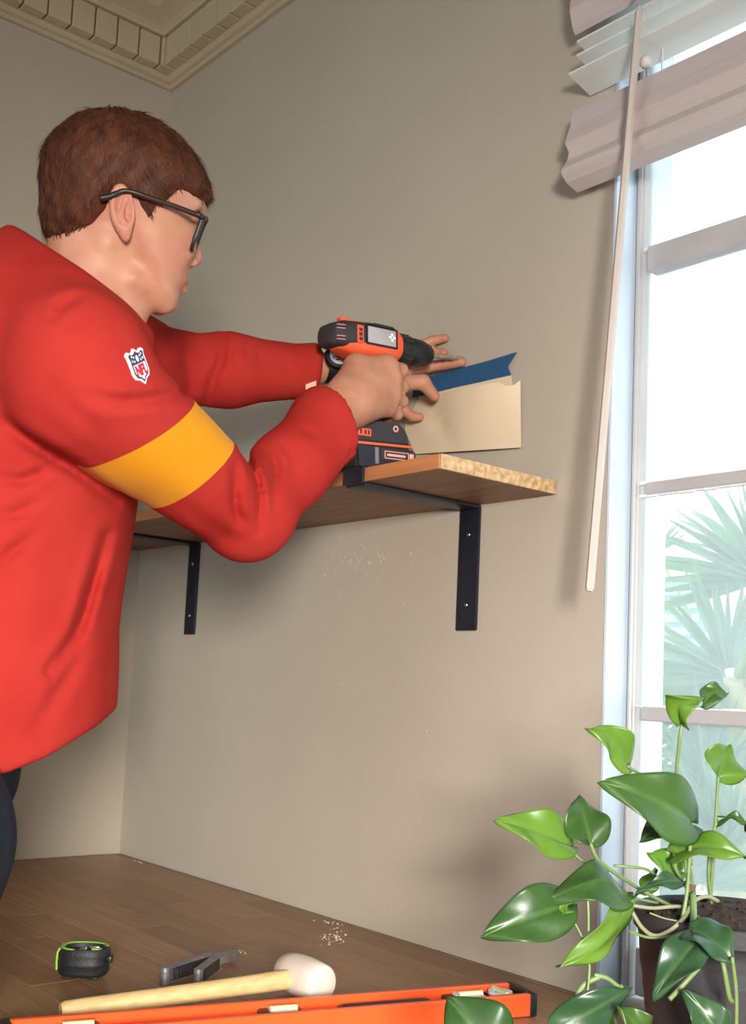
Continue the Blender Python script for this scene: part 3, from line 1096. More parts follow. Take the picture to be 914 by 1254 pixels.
allp = pts + [l for t in legs for l in t]
lo, hi = bbox(allp, 0.12)
lo[2] = 0.0
hi[2] = W(100, 385, 1.27).z + 0.02
cv_, cq = isosurf(f_core, lo, hi, 0.012)
cv_ = smooth_verts(cv_, cq, 2, 0.5)

bv = np.concatenate([hv, rv, lv, cv_])
o1, o2, o3 = len(hv), len(hv) + len(rv), len(hv) + len(rv) + len(lv)
bq = np.concatenate([hq, rq + o1, lq + o2, cq + o3])
body = local(np_mesh('body', bv, bq, m_skin, person), person)
# lips, nose tip, ears and knuckles are naturally redder
tone = np.zeros(len(bv), dtype=np.float32)
for p_, r_s, a_s in ([(HW(226, 349, 0), 0.011, 1.0), (HW(220, 349, 0.012), 0.009, 1.0), (HW(220, 349, -0.012), 0.009, 1.0), (HW(240, 318, 0), 0.014, 0.4),
                      (HW(150, 258, 0.08), 0.035, 0.3), (HW(205, 312, 0.05), 0.035, 0.25)]
                     + [(k, 0.012, 0.35) for c in L_F for k in c[2:]] + [(L_T[3], 0.014, 0.35)]):
    dd_ = np.linalg.norm(bv - V3(p_), axis=1)
    tone = np.maximum(tone, a_s * np.clip(1.6 - 1.6 * dd_ / r_s, 0, 1))
at_ = body.data.attributes.new('redness', 'FLOAT', 'POINT')
at_.data.foreach_set('value', tone)
nt = m_skin.node_tree
an = nt.nodes.new('ShaderNodeAttribute'); an.attribute_name = 'redness'
mxr = nt.nodes.new('ShaderNodeMixRGB'); mxr.inputs[2].default_value = (*lin((176, 92, 84)), 1)
src_ = nt.nodes['Principled BSDF'].inputs['Base Color'].links[0].from_socket
nt.links.new(an.outputs['Fac'], mxr.inputs[0]); nt.links.new(src_, mxr.inputs[1])
nt.links.new(mxr.outputs[0], nt.nodes['Principled BSDF'].inputs['Base Color'])


def pchild(name, v, q, m, lab=None):
    o = local(np_mesh(name, v, q, m, person), person)
    if lab: o['label'] = lab
    return o


def f_trous(P):
    f = s_cone(P, legs[0][0], legs[1][0], 0.102, 0.102)
    f = smin(f, s_cone(P, hipc + Vector((0, 0, 0.05)) + side_h * 0.06, hipc + Vector((0, 0, 0.05)) - side_h * 0.06, 0.105, 0.105), 0.02)
    for h_, k_, a_ in legs:
        f = smin(f, s_chain(P, [h_ + Vector((0, 0, -0.02)), k_, a_ + Vector((0, 0, -0.02))], [0.103, 0.074, 0.062], 0.02), 0.025)
    return np.maximum(f, 0.045 - P[..., 2])


lo, hi = bbox([l for t in legs for l in t], 0.13); lo[2] = 0.03
tv, tq = isosurf(f_trous, lo, hi, 0.009)
pchild('trousers', smooth_verts(tv, tq, 2, 0.5), tq, m_trouser, 'dark navy trousers')
for h_, k_, a_ in legs:
    def f_shoe(P):
        f = s_cone(P, a_ + Vector((0, 0, -0.03)), a_ + fwd_h * 0.17 + Vector((0, 0, -0.052)), 0.046, 0.036)
        f = smin(f, s_cone(P, a_, a_ + Vector((0, 0, 0.03)), 0.043, 0.045), 0.02)
        return np.maximum(f, 0.001 - P[..., 2])
    lo, hi = bbox([a_, a_ + fwd_h * 0.18], 0.07); lo[2] = -0.012
    v, q = isosurf(f_shoe, lo, hi, 0.008)
    pchild('shoe', v, q, m_shoe, 'black shoe')

# ---- sweatshirt split into cloth and yellow band along two ring cuts
upper = (W(92, 570, 1.16), W(240, 490, 1.20))
lower = (W(178, 622, 1.24), W(278, 540, 1.27))
arm = (EL_R - SH_R).normalized()


def ring(p, q):
    l = (q - p).normalized()
    a = arm - f_ * 0.38
    return (p + q) / 2, (a - l * a.dot(l)).normalized()


def amt(P):
    return s_cone(P, SH_R, EL_R, 0.0735, 0.0500) - f_trunk(P, 0.004)


me = bpy.data.meshes.new('cloth')
me.from_pydata(sv.tolist(), [], sq.tolist())
bm = bmesh.new(); bm.from_mesh(me); bpy.data.meshes.remove(me)
bm.normal_update()
VV = np.array([list(v.co) for v in bm.verts], dtype=np.float32)
ga = amt(VV)
G = np.stack([(amt(VV + V3([0.001 * (k == d) for k in range(3)])) - ga) / 0.001 for d in range(3)], 1)
vx, vy, vd = np_proj(VV)
sel = (np.abs(ga) < 0.005) & (np.hypot(vx - 125, vy - 592) < 60) & (vd < 1.24)
SEAM_P, SEAM_N = Vector(VV[sel].mean(0).tolist()), Vector(G[sel].mean(0).tolist()).normalized()     # seam between sleeve and trunk
for p, n in (ring(*upper), ring(*lower), (SEAM_P, SEAM_N)):
    near = [g for g in bm.faces if abs((g.calc_center_median() - p).dot(n)) < 0.03 and (g.calc_center_median() - p).length < 0.2]
    ge = list({e for g in near for e in g.edges} | {v for g in near for v in g.verts}) + near
    bmesh.ops.bisect_plane(bm, geom=ge, plane_co=p, plane_no=n, dist=1e-5)


def in_band(c):
    t = (c - SH_R).dot(arm)
    d = (c - SH_R - arm * t).length
    (pu, nu), (pl, nl) = ring(*upper), ring(*lower)
    if not ((c - pu).dot(nu) > 0 and (c - pl).dot(nl) < 0 and d < 0.115 and 0.0 < t < 0.4):
        return False
    return (c - SEAM_P).dot(SEAM_N) < 0


bm2 = bm.copy()
bmesh.ops.delete(bm, geom=[g for g in bm.faces if in_band(g.calc_center_median())], context='FACES')
bmesh.ops.delete(bm2, geom=[g for g in bm2.faces if not in_band(g.calc_center_median())], context='FACES')
shirt = local(obj('sweatshirt', bm, m_red, person, smooth=True), person)
shirt['label'] = 'red long-sleeved sweatshirt with a yellow band on the upper sleeve'
sb = obj('sleeve_band', bm2, m_yel, shirt, smooth=True)
sb['label'] = 'yellow band around the upper right sleeve'

# ------------------------------------------------------------------ hair, glasses, watch, sleeve patch (parts of the person)
HAIR = [(48, 238), (47, 210), (52, 182), (66, 161), (90, 143), (120, 135), (150, 136), (182, 145), (212, 164), (236, 190), (250, 214), (258, 236),
        (258, 247), (252, 252), (245, 262), (241, 280), (236, 310), (228, 345), (215, 379), (188, 382), (150, 352), (100, 316), (66, 302), (54, 288), (48, 262)]
HAIRab = spline2([hp(*p) for p in HAIR], 3)
# region of the head that carries hair (profile pixels): hairline at the forehead, temple, sideburn, behind the ear, nape
HREG = [(40, 120), (270, 120), (270, 250), (256, 262), (248, 258), (238, 252), (231, 246), (226, 232), (216, 236), (206, 248), (194, 252), (189, 262), (183, 270), (176, 264),
        (170, 250), (162, 240), (146, 232), (137, 242), (132, 252), (124, 264), (117, 282), (102, 298), (84, 308), (62, 312), (40, 306)]
HREGab = spline2([hp(p[0], p[1], 0.0 if p[0] < 60 or p[0] > 252 else (0.035 if p[0] > 228 else 0.07)) for p in HREG], 2)


def f_hair(P):
    q = P - V3(HC)
    q = q @ np.array([list(v) for v in HR], dtype=np.float32).T
    A, B, C = q[..., 0], q[..., 1], q[..., 2]
    Dh = poly_sd(A, B, HAIRab)
    reg = poly_sd(A, B, HREGab)
    w = np.interp(B, [-0.08, -0.04, 0.0, 0.04, 0.08, 0.12], [0.062, 0.069, 0.0755, 0.0815, 0.083, 0.083]).astype(np.float32)
    w = w * (1 - 0.09 * np.clip((A + 0.01) / 0.12, 0, 1))
    R = 0.066 - 0.012 * np.clip((A + 0.01) / 0.10, 0, 1)
    u = np.clip(1 - Dh / R, 0, None)
    f = (np.sqrt(u ** 2 + (C / w) ** 2 + 1e-9) - 1) * 0.06
    # tufts: shallow locks combed forward and down
    s1 = np.sin(C * 420 + 25 * A + 3 * np.sin(A * 60)) * np.sin(B * 70 + A * 160)
    s2 = np.sin(A * 300 - B * 190 + 4 * np.sin(C * 90))
    f = f + 0.0008 * s1 + 0.0007 * s2
    # taper the thickness towards the hairline
    f = f + 0.005 * np.exp(-np.clip(reg, 0, None) / 0.005)
    inner = f_head_core(A, B, C) + 0.002
    f = np.maximum(f, -reg)
    return np.maximum(f, -inner - 0.004)


def f_head_core(A, B, C):
    Dk = poly_sd(A, B, SKab)
    w = np.interp(B, WB[:, 0], WB[:, 1]).astype(np.float32) * (1 - 0.10 * np.clip((A + 0.01) / 0.12, 0, 1))
    R = 0.058 + 0.014 * np.clip((B + 0.04) / 0.08, 0, 1) - 0.02 * np.clip((A + 0.01) / 0.10, 0, 1)
    u = np.clip(1 - Dk / R, 0, None)
    return (np.sqrt(u ** 2 + (C / w) ** 2 + 1e-9) - 1) * 0.055


lo, hi = bbox([HC + hf * a + hb * b_ + hc * c for a in (-0.11, 0.115) for b_ in (-0.09, 0.12) for c in (-0.088, 0.088)], 0.01)
v, q = isosurf(f_hair, lo, hi, 0.0022)
v = smooth_verts(v, q, 1, 0.4)
hair = pchild('hair', v, q, m_hair, 'short auburn hair, cropped at the nape with a swept fringe')

# fine strands lying over the hair
rn = np.random.RandomState(5)
Hm = np.array([list(x) for x in HR])
loc = (v - V3(HC)) @ Hm.T
fn_ = v[q].mean(1)
nq = np.cross(v[q[:, 1]] - v[q[:, 0]], v[q[:, 3]] - v[q[:, 0]])
nq /= np.linalg.norm(nq, axis=1)[:, None] + 1e-12
lc = (fn_ - V3(HC)) @ Hm.T
outw = np.einsum('ij,ij->i', nq, fn_ - (V3(HC) + V3(hb) * 0.01))
cand = np.where((outw > 0.03) & (poly_sd(lc[:, 0].astype(np.float32), lc[:, 1].astype(np.float32), HREGab) > 0.004))[0]
pick = rn.choice(cand, 5200)
crown = V3(HC + hf * -0.045 + hb * 0.10)
p0 = fn_[pick]; n0 = nq[pick]
flow = p0 - crown
flow -= n0 * np.einsum('ij,ij->i', flow, n0)[:, None]
flow /= np.linalg.norm(flow, axis=1)[:, None] + 1e-9
flow += rn.normal(0, 0.16, flow.shape)
flow -= n0 * (np.einsum('ij,ij->i', flow, n0)[:, None] + 0.05)
L = rn.uniform(0.008, 0.018, len(pick))[:, None]
wd_ = np.cross(flow, n0); wd_ /= np.linalg.norm(wd_, axis=1)[:, None] + 1e-9
wd_ *= 0.00045
a0, a1, a2 = p0 - n0 * 0.0008, p0 + flow * L * 0.5 + n0 * 0.0012, p0 + flow * L + n0 * rn.uniform(-0.0010, 0.0004, (len(pick), 1))
vv = np.stack([a0 - wd_, a0 + wd_, a1 + wd_, a1 - wd_, a2 + wd_ * 0.3, a2 - wd_ * 0.3], 1).reshape(-1, 3)
k = np.arange(len(pick))[:, None] * 6
qq = np.concatenate([k + [0, 1, 2, 3], k + [3, 2, 4, 5]])
st = np_mesh('hair_strands', vv, qq, m_hair2, hair)
st['kind'] = 'stuff'

# eyes, brow
m_eye = mat('eye_white', (222, 214, 208), 0.15)
m_iris = mat('blue_grey_iris', (70, 92, 108), 0.15)
for s in (1, -1):
    c = HW(231, 274, 0.031) if s > 0 else mir(HW(231, 274, 0.031))
    b = bmesh.new(); lathe(b, [(0.0105 * math.sin(t), 0.0105 * math.cos(t)) for t in np.linspace(0, PI, 12)], 20, frame(c, hb, hc, hf))
    e = local(obj('eye', b, m_eye, person, smooth=True), person)
    b = bmesh.new(); lathe(b, [(0, 0.0108), (0.003, 0.0106), (0.0055, 0.0094), (0.0058, 0.0088)], 20, frame(c, hb, hc, hf))
    obj('iris', b, m_iris, e, smooth=True)
    b = bmesh.new()
    tube(b, [p if s > 0 else mir(p) for p in (HW(246, 260, 0.010), HW(245, 257, 0.022), HW(240, 256, 0.036), HW(233, 259, 0.046))], [0.002, 0.003, 0.0026, 0.0012], 6)
    local(obj('eyebrow', b, m_hair2, person, smooth=True), person)

# glasses: black frame, lenses, temples hooked over the ears
m_frame = mat('black_acetate', (30, 26, 24), 0.42, coat=0.0, rgb2=(58, 40, 28), nscale=30)
m_lens = bpy.data.materials.new('clear_lens'); m_lens.use_nodes = True
pb = m_lens.node_tree.nodes['Principled BSDF']
pb.inputs['Transmission Weight'].default_value = 1; pb.inputs['IOR'].default_value = 1.06; pb.inputs['Roughness'].default_value = 0.0


b = bmesh.new()
for s in (1, -1):
    tl, tr_ = HW(248, 267, 0.072), HW(252, 270, 0.009)
    bl_, brr = HW(235, 303, 0.066), HW(239, 305, 0.013)
    if s < 0:
        tl, tr_, bl_, brr = (mir(p) for p in (tl, tr_, bl_, brr))
    ring_ = spline([tl, tl * 0.5 + tr_ * 0.5 + hb * 0.001, tr_, tr_ * 0.5 + brr * 0.5 + hc * 0.001 * -s, brr, brr * 0.5 + bl_ * 0.5 - hb * 0.003, bl_, bl_ * 0.5 + tl * 0.5 + hc * 0.002 * s, tl], 5)
    tube(b, ring_, [0.0024 if 10 < i < 33 else 0.0032 for i in range(len(ring_))], 8)
    tube(b, [tl] + [p if s > 0 else mir(p) for p in (HW(245, 264, 0.0755), HW(240, 262, 0.0765))], 0.0034, 8)
tube(b, spline([mir(HW(250, 274, 0.010)), HW(253, 271, 0), HW(250, 274, 0.010)], 5), 0.0024, 8)
gf = local(obj('glasses_frame', b, m_frame, person, smooth=True), person)
gf['label'] = 'black rectangular glasses frame'
for s in (1, -1):
    b = bmesh.new()
    A = [b.verts.new(p) for p in [q if s > 0 else mir(q) for q in (HW(248, 268, 0.071), HW(252, 271, 0.010), HW(239, 304, 0.014), HW(235, 302, 0.065))]]
    b.faces.new(A)
    bmesh.ops.solidify(b, geom=b.faces[:], thickness=0.0012)
    obj('lens', b, m_lens, gf)
    b = bmesh.new()
    pts_ = [HW(246, 265, 0.0755), HW(215, 253, 0.0785), HW(182, 242, 0.0815), HW(165, 236, 0.0820), HW(151, 234, 0.0800), HW(136, 240, 0.0800), HW(122, 243, 0.0800)]
    if s < 0:
        pts_ = [mir(p) for p in pts_]
    sp = spline(pts_, 5)
    tube(b, sp, [0.0030] * (len(sp) - 8) + [0.0034] * 8, 8)
    obj('temple', b, m_frame, gf, smooth=True)

# watch on the left wrist
m_strap = mat('black_watch_strap', (24, 24, 28), 0.5, noise=0.1, nscale=50)
m_dial = mat('silver_white_dial', (214, 216, 224), 0.2, metal=0.3)
wa = (LP - WR_L).normalized()
wc = W(409, 446, 1.668)
wx = (-f_ - wa * (-f_).dot(wa)).normalized()
wz = wa.cross(wx)
b = bmesh.new()
lathe(b, [(0.0275, -0.010), (0.0295, -0.010), (0.0295, 0.010), (0.0275, 0.010), (0.0275, -0.010)], 28, frame(wc, wx, wz * -1, wa))
wt = local(obj('watch_strap', b, m_strap, person, smooth=False, angle=40), person)
wt['label'] = 'black strap of the wrist watch'
wn_ = (wx * 1.0 + hu * 0.25); wn_ = (wn_ - wa * wn_.dot(wa)).normalized()
Mw = frame(wc + wn_ * 0.029, wa, wn_.cross(wa), wn_)
b = bmesh.new(); lathe(b, [(0, -0.002), (0.0195, -0.002), (0.0205, 0.002), (0.0200, 0.007), (0.0172, 0.009), (0.0160, 0.0075), (0, 0.0075)], 28, Mw)
case = obj('watch_case', b, m_black, wt, angle=40)
b = bmesh.new(); lathe(b, [(0, 0.0082), (0.0150, 0.0080), (0.0150, 0.0074)], 24, Mw)
dl = obj('watch_dial', b, m_dial, wt, smooth=True)
b = bmesh.new()
for a in (20, 140, 255):
    for r in (0.004, 0.009):
        rbox(b, (r * math.cos(math.radians(a)), r * math.sin(math.radians(a)), 0.0086), (0.0042, 0.0022, 0.0006), 0, Mw @ Matrix.Rotation(0, 4, 'Z'))
obj('watch_mark', b, m_black, wt)
# pale fold of cuff lining by the left wrist
b = bmesh.new()
c = W(381, 474, 1.632)
rbox(b, (0, 0, 0), (0.017, 0.014, 0.003), 0.001, frame(c, (W(390, 471, 1.632) - W(373, 477, 1.632)), hu, -f_))
t_ = local(obj('cuff_tag', b, mat('cream_cloth_tag', (226, 186, 160), 0.8), shirt), shirt)
t_.matrix_parent_inverse = Matrix.Identity(4)
t_['label'] = 'small pale tag on the left cuff'

# shield emblem on the shoulder: white edge, dark blue field with stars and ball, white lower field with red letters
PA, PB_ = W(165, 432, 1.1), W(182, 466, 1.1)
m_pw = mat('emblem_white_thread', (238, 234, 232), 0.7, bump=0.2, bscale=500)
m_pb = mat('emblem_navy_thread', (36, 48, 84), 0.7, bump=0.2, bscale=500)
m_pr = mat('emblem_red_thread', (200, 40, 58), 0.7, bump=0.2, bscale=500)
dg = bpy.context.evaluated_depsgraph_get()
dg.update()


def on_shirt(px, py):
    o_ = W(px, py, 0.3)
    d0 = (o_ - CAM).normalized()
    im = shirt.matrix_world.inverted()
    hit, p, n, _ = shirt.ray_cast(im @ o_, (im.to_3x3() @ d0).normalized())
    if not hit:
        return W(px, py, 1.08), -f_
    return shirt.matrix_world @ p, (shirt.matrix_world.to_3x3() @ n).normalized()


bpy.context.view_layer.update()
pc, pn = on_shirt(169.5, 449)
pu = (on_shirt(163, 432)[0] - on_shirt(176, 466)[0])
pu = (pu - pn * pu.dot(pn)).normalized()
PM = frame(pc + pn * 0.0006, pu.cross(pn) if False else pn.cross(pu) * -1, pu, pn)
if PM.to_3x3().col[0].dot(r_) < 0:
    PM = frame(pc + pn * 0.0006, pn.cross(pu), pu, pn)
H = on_shirt(160.5, 429)[0]; H = (H - on_shirt(179, 469)[0]).length * 0.52     # half height


def shield(k):
    half = [(0, 1.0), (0.14, 0.86), (0.40, 0.80), (0.62, 0.92), (0.80, 0.80), (0.72, 0.55), (0.74, 0.1), (0.74, -0.35), (0.60, -0.62), (0.25, -0.76), (0, -1.0)]
    full = half + [(-x, y) for x, y in half[-2:0:-1]]
    return [(x * k * H, y * k * H) for x, y in full]


def patch(name, poly, z0, z1, m, parent):
    b = bmesh.new()
    prism(b, poly, 2, z0, z1, PM)
    o = obj(name, b, m, parent)
    return o


em = patch('shield_patch', shield(1.0), -0.002, 0.0010, m_pw, shirt)
em['label'] = 'stitched shield emblem on the shoulder'
b = bmesh.new()


def clip_poly(poly, y0, keep_above):
    out = []
    for (x1, y1), (x2, y2) in zip(poly, poly[1:] + poly[:1]):
        in1, in2 = (y1 > y0) == keep_above, (y2 > y0) == keep_above
        if in1: out.append((x1, y1))
        if in1 != in2:
            t = (y0 - y1) / (y2 - y1)
            out.append((x1 + t * (x2 - x1), y0))
    return out


# everything on the patch is one printed field, so it goes straight on as flat raised thread
prism(b, shield(0.86), 2, 0.0, 0.0013, PM)
me_f = obj('emblem_field', b, m_pb, shirt)
b = bmesh.new(); prism(b, clip_poly(shield(0.74), 0.16 * H, False), 2, 0.0, 0.0016, PM)
obj('emblem_lower_field', b, m_pw, shirt)
b = text_bm('NFL', H * 0.78, PM @ Matrix.Translation((0, -0.22 * H, 0.0016)), 0.0004, 0.0007, 0.74)
obj('emblem_letters', b, m_pr, shirt)
b = bmesh.new()
lathe(b, [(0, 0.0018), (0.15 * H, 0.0016), (0.15 * H, 0.001)], 14, PM @ Matrix.Translation((0, 0.44 * H, 0)) @ Matrix.Diagonal((0.8, 1.25, 1, 1)))
for sx in (-1, 1):
    for (x, y) in ((0.28, 0.56), (0.44, 0.62), (0.30, 0.33), (0.48, 0.38)):
        pts5 = []
        for k5 in range(10):
            r5 = (0.085 if k5 % 2 == 0 else 0.035) * H
            pts5.append((sx * x * H + r5 * math.sin(k5 * PI / 5), y * H + r5 * math.cos(k5 * PI / 5)))
        prism(b, pts5, 2, 0.001, 0.0016, PM)
obj('emblem_stars', b, m_pw, shirt)

# ------------------------------------------------------------------ cordless drill
m_orange = mat('orange_tool_plastic', (240, 96, 58), 0.42, noise=0.05, nscale=30, bump=0.1, bscale=200)
m_dark = mat('charcoal_tool_rubber', (52, 48, 52), 0.6, noise=0.1, nscale=60, bump=0.2, bscale=400)
m_blk = mat('black_tool_plastic', (26, 26, 30), 0.4, noise=0.1, nscale=50)
m_label = mat('silver_label', (176, 172, 176), 0.35, noise=0.06, nscale=40)
m_bit = mat('bright_drill_steel', (206, 196, 180), 0.3, metal=0.85, noise=0.1, nscale=90)
m_pale = mat('pale_pink_print', (236, 168, 160), 0.5)
dr = empty('cordless_drill', D(0.05, 0, -0.19), 'orange and black cordless drill held against the wall above the shelf', 'drill')


def dpart(name, bm, m, parent=None, angle=35, lab=None):
    bmesh.ops.transform(bm, matrix=DM, verts=bm.verts)
    o = obj(name, bm, m, parent or dr, angle=angle)
    if parent is None: local(o, dr)
    else: o.matrix_parent_inverse = Matrix.Identity(4)
    if lab: o['label'] = lab
    return o


def rsec(w, zt, zb, r, n=5):
    """rounded section in (y, z)"""
    out = []
    for cx_, cz_, a0 in ((w - r, zt - r, 0), (-w + r, zt - r, 90), (-w + r, zb + r, 180), (w - r, zb + r, 270)):
        for k in range(n + 1):
            a = math.radians(a0 + 90 * k / n)
            out.append((cx_ + r * math.cos(a), cz_ + r * math.sin(a)))
    return out


def loft(bm, secs):
    """skin matching (x, [(y, z)...]) sections"""
    rings = [[bm.verts.new((x, y, z)) for y, z in s] for x, s in secs]
    n = len(rings[0])
    for a, b_ in zip(rings, rings[1:]):
        for k in range(n):
            bm.faces.new((a[k], a[(k + 1) % n], b_[(k + 1) % n], b_[k]))
    bm.faces.new(rings[0][::-1]); bm.faces.new(rings[-1])
    return bm


b = bmesh.new()
loft(b, [(-0.004, rsec(0.016, 0.004, -0.024, 0.012)), (0.006, rsec(0.024, 0.012, -0.0275, 0.014)), (0.03, rsec(0.0265, 0.0175, -0.0320, 0.015)), (0.085, rsec(0.0265, 0.0195, -0.0315, 0.016)),
         (0.100, rsec(0.025, 0.018, -0.029, 0.016)), (0.1065, rsec(0.023, 0.015, -0.026, 0.016))])
dpart('housing', b, m_orange, lab='orange lower housing and nose ring')
b = bmesh.new()
loft(b, [(-0.0225, rsec(0.014, 0.002, -0.019, 0.010)), (-0.017, rsec(0.0225, 0.010, -0.0215, 0.012)), (0.0, rsec(0.0268, 0.0155, -0.0225, 0.013)), (0.06, rsec(0.0285, 0.0205, -0.0215, 0.013)), (0.0885, rsec(0.0280, 0.0205, -0.020, 0.013)),
         (0.0925, rsec(0.026, 0.018, -0.019, 0.013))])
dpart('motor_cover', b, m_dark, lab='charcoal motor cover')
b = bmesh.new(); rbox(b, (0.045, 0, 0.0205), (0.062, 0.014, 0.004), 0.0015); rbox(b, (0.012, 0, 0.0215), (0.016, 0.010, 0.006), 0.002)
dpart('top_strip', b, m_orange)
b = bmesh.new(); rbox(b, (0.073, 0, 0.0225), (0.020, 0.016, 0.005), 0.002)
dpart('gear_switch', b, m_blk)
# side details: outlined vent, slots, label
b = bmesh.new()
for pz, w, h in ((-0.0035, 0.0115, 0.0255),):
    rbox(b, (0.0225, -0.0278, pz), (w, 0.0022, h), 0.001)
v_ = dpart('vent', b, m_orange, lab='orange outlined side vent')
b = bmesh.new(); rbox(b, (0.0225, -0.0289, -0.0035), (0.0060, 0.0014, 0.0195), 0.0006)
dpart('vent_slot', b, m_dark, v_)
b = bmesh.new()
for z in (0.0065, 0.0005, -0.0065, -0.0135): rbox(b, (0.0225, -0.0292, z - 0.001), (0.0062, 0.0014, 0.0016), 0.0005)
dpart('vent_rib', b, m_orange, v_)
for z in (0.0025, -0.0135):
    b = bmesh.new()
    for dz in (-0.0025, 0.0025): rbox(b, (-0.010, -0.0252, z + dz), (0.013, 0.003, 0.0009), 0.0003, Matrix.Rotation(math.radians(-16), 4, Vector((0, 0, 1))) @ Matrix.Translation((0.007, -0.002, 0)))
    dpart('cooling_slot', b, m_pale)
b = bmesh.new(); rbox(b, (0.0615, -0.0288, -0.0015), (0.052, 0.0012, 0.0235), 0.0005)
lb = dpart('rating_label', b, m_label, lab='silver rating label')
b = bmesh.new()
for x, z in ((0.080, 0.004), (0.084, 0.0), (0.080, -0.004), (0.076, 0.0)): rbox(b, (x, -0.0296, z), (0.0042, 0.0006, 0.0036), 0)
dpart('label_mark', b, mat('white_print', (245, 245, 245), 0.5), lb)
b = bmesh.new(); rbox(b, (0.0615, -0.0281, -0.0015), (0.058, 0.0014, 0.029), 0.002); dpart('label_recess', b, m_blk, lb)
RX = Matrix.Rotation(math.radians(90), 4, 'Y')
b = bmesh.new()
ZC0 = Matrix.Translation((0, 0, -0.006))
lathe(b, [(0, 0.106), (0.0225, 0.106), (0.0235, 0.112), (0.0228, 0.132), (0.0205, 0.134), (0.0215, 0.136), (0.0208, 0.156), (0.0165, 0.172), (0.0135, 0.1765), (0.006, 0.1775), (0, 0.1775)], 28, ZC0 @ RX)
ck = dpart('chuck', b, m_blk, lab='black keyless chuck')
b = bmesh.new()
for k in range(16):
    a = 2 * PI * k / 16
    rbox(b, (0.121, 0.0232 * math.cos(a), -0.006 + 0.0232 * math.sin(a)), (0.017, 0.0016, 0.0016), 0)
dpart('chuck_rib', b, m_dark, ck)
# fluted twist bit
b = bmesh.new()
nseg, L0, L1 = 40, 0.176, DLEN - 0.0005
rings = []
for i in range(nseg + 1):
    t = i / nseg
    x = L0 + (L1 - L0) * t
    tw = t * 5.5 * PI if t > 0.2 else 0.2 * 5.5 * PI
    rr_ = 0.0042 * (1 if t < 0.95 else max(0.1, (1 - t) / 0.05))
    ring_ = []
    for k in range(12):
        a = 2 * PI * k / 12
        rad = rr_ * (1 if t < 0.18 else (0.72 + 0.28 * abs(math.cos(a))))
        ring_.append(b.verts.new((x, rad * math.cos(a + tw), -0.006 * (1 - t) + rad * math.sin(a + tw))))
    rings.append(ring_)
for a_, c_ in zip(rings, rings[1:]):
    for k in range(12): b.faces.new((a_[k], a_[(k + 1) % 12], c_[(k + 1) % 12], c_[k]))
b.faces.new(rings[0][::-1]); b.faces.new(rings[-1])
dpart('drill_bit', b, m_bit, lab='bright twist bit')
# grip, trigger, foot, battery
b = bmesh.new()
secs = []
for z, x0, w, dp in ((-0.030, 0.053, 0.016, 0.022), (-0.05, 0.051, 0.0165, 0.020), (-0.08, 0.052, 0.017, 0.0195), (-0.11, 0.055, 0.0175, 0.020), (-0.130, 0.058, 0.022, 0.026)):
    secs.append((z, [(w * math.cos(2 * PI * k / 20), x0 + dp * math.sin(2 * PI * k / 20)) for k in range(20)]))
rings = [[b.verts.new((x, y, z)) for y, x in s] for z, s in secs]
for a_, c_ in zip(rings, rings[1:]):
    for k in range(20): b.faces.new((a_[k], a_[(k + 1) % 20], c_[(k + 1) % 20], c_[k]))
b.faces.new(rings[0][::-1]); b.faces.new(rings[-1])
dpart('grip', b, m_dark, angle=60)
b = bmesh.new(); rbox(b, (0.076, 0, -0.049), (0.014, 0.013, 0.024), 0.004); dpart('trigger', b, m_blk)
b = bmesh.new()
prism(b, [(0.000, -0.150), (0.006, -0.136), (0.03, -0.1275), (0.088, -0.1255), (0.101, -0.133), (0.1085, -0.1555), (0.110, -0.158), (0.000, -0.1605)], 1, -0.033, 0.033)
bmesh.ops.bevel(b, geom=b.edges[:], offset=0.003, segments=2, affect='EDGES')
ft = dpart('foot', b, m_dark, lab='charcoal foot above the battery')
b = bmesh.new()
prism(b, [(0.001, -0.1605), (0.110, -0.158), (0.1105, -0.1612), (0.001, -0.1640)], 1, -0.0352, 0.0352)
dpart('foot_stripe', b, m_orange, ft)
b = bmesh.new(); rbox(b, (0.0185, -0.0335, -0.146), (0.033, 0.002, 0.011), 0.0008, Matrix.Rotation(math.radians(0), 4, 'Y')); dpart('foot_label', b, m_orange, ft)
b = bmesh.new()
for x in (0.009, 0.016, 0.024, 0.030): rbox(b, (x, -0.0346, -0.146), (0.003, 0.0008, 0.0062), 0)
dpart('foot_label_mark', b, m_dark, ft)
b = bmesh.new(); lathe(b, [(0.0028, 0), (0.0048, 0), (0.0048, 0.0012), (0.0028, 0.0012), (0.0028, 0)], 18, frame((0.081, -0.0330, -0.1355), (1, 0, 0), (0, 0, 1), (0, -1, 0))); dpart('screw_ring', b, m_pale, ft)
b = bmesh.new()
prism(b, [(0.004, -0.163), (0.108, -0.161), (0.1205, -0.170), (0.1195, -0.184), (0.112, -0.188), (0.03, -0.199), (0.008, -0.199)], 1, -0.036, 0.036)
bmesh.ops.bevel(b, geom=b.edges[:], offset=0.004, segments=2, affect='EDGES')
bt = dpart('battery', b, m_blk, lab='black slide battery')
b = bmesh.new(); rbox(b, (0.083, -0.0362, -0.1755), (0.064, 0.002, 0.0165), 0.0009); dpart('battery_panel', b, m_dark, bt)
b = bmesh.new()
for dz in (-0.005, 0.005): rbox(b, (0.079, -0.0375, -0.1755 + dz), (0.044, 0.0008, 0.0012), 0)
for dx in (-0.022, 0.022): rbox(b, (0.079 + dx, -0.0375, -0.1755), (0.0012, 0.0008, 0.0112), 0)
rbox(b, (0.078, -0.0375, -0.1755), (0.034, 0.0008, 0.0035), 0)
rbox(b, (0.107, -0.0375, -0.1755), (0.008, 0.0008, 0.010), 0)
dpart('battery_print', b, m_pale, bt)
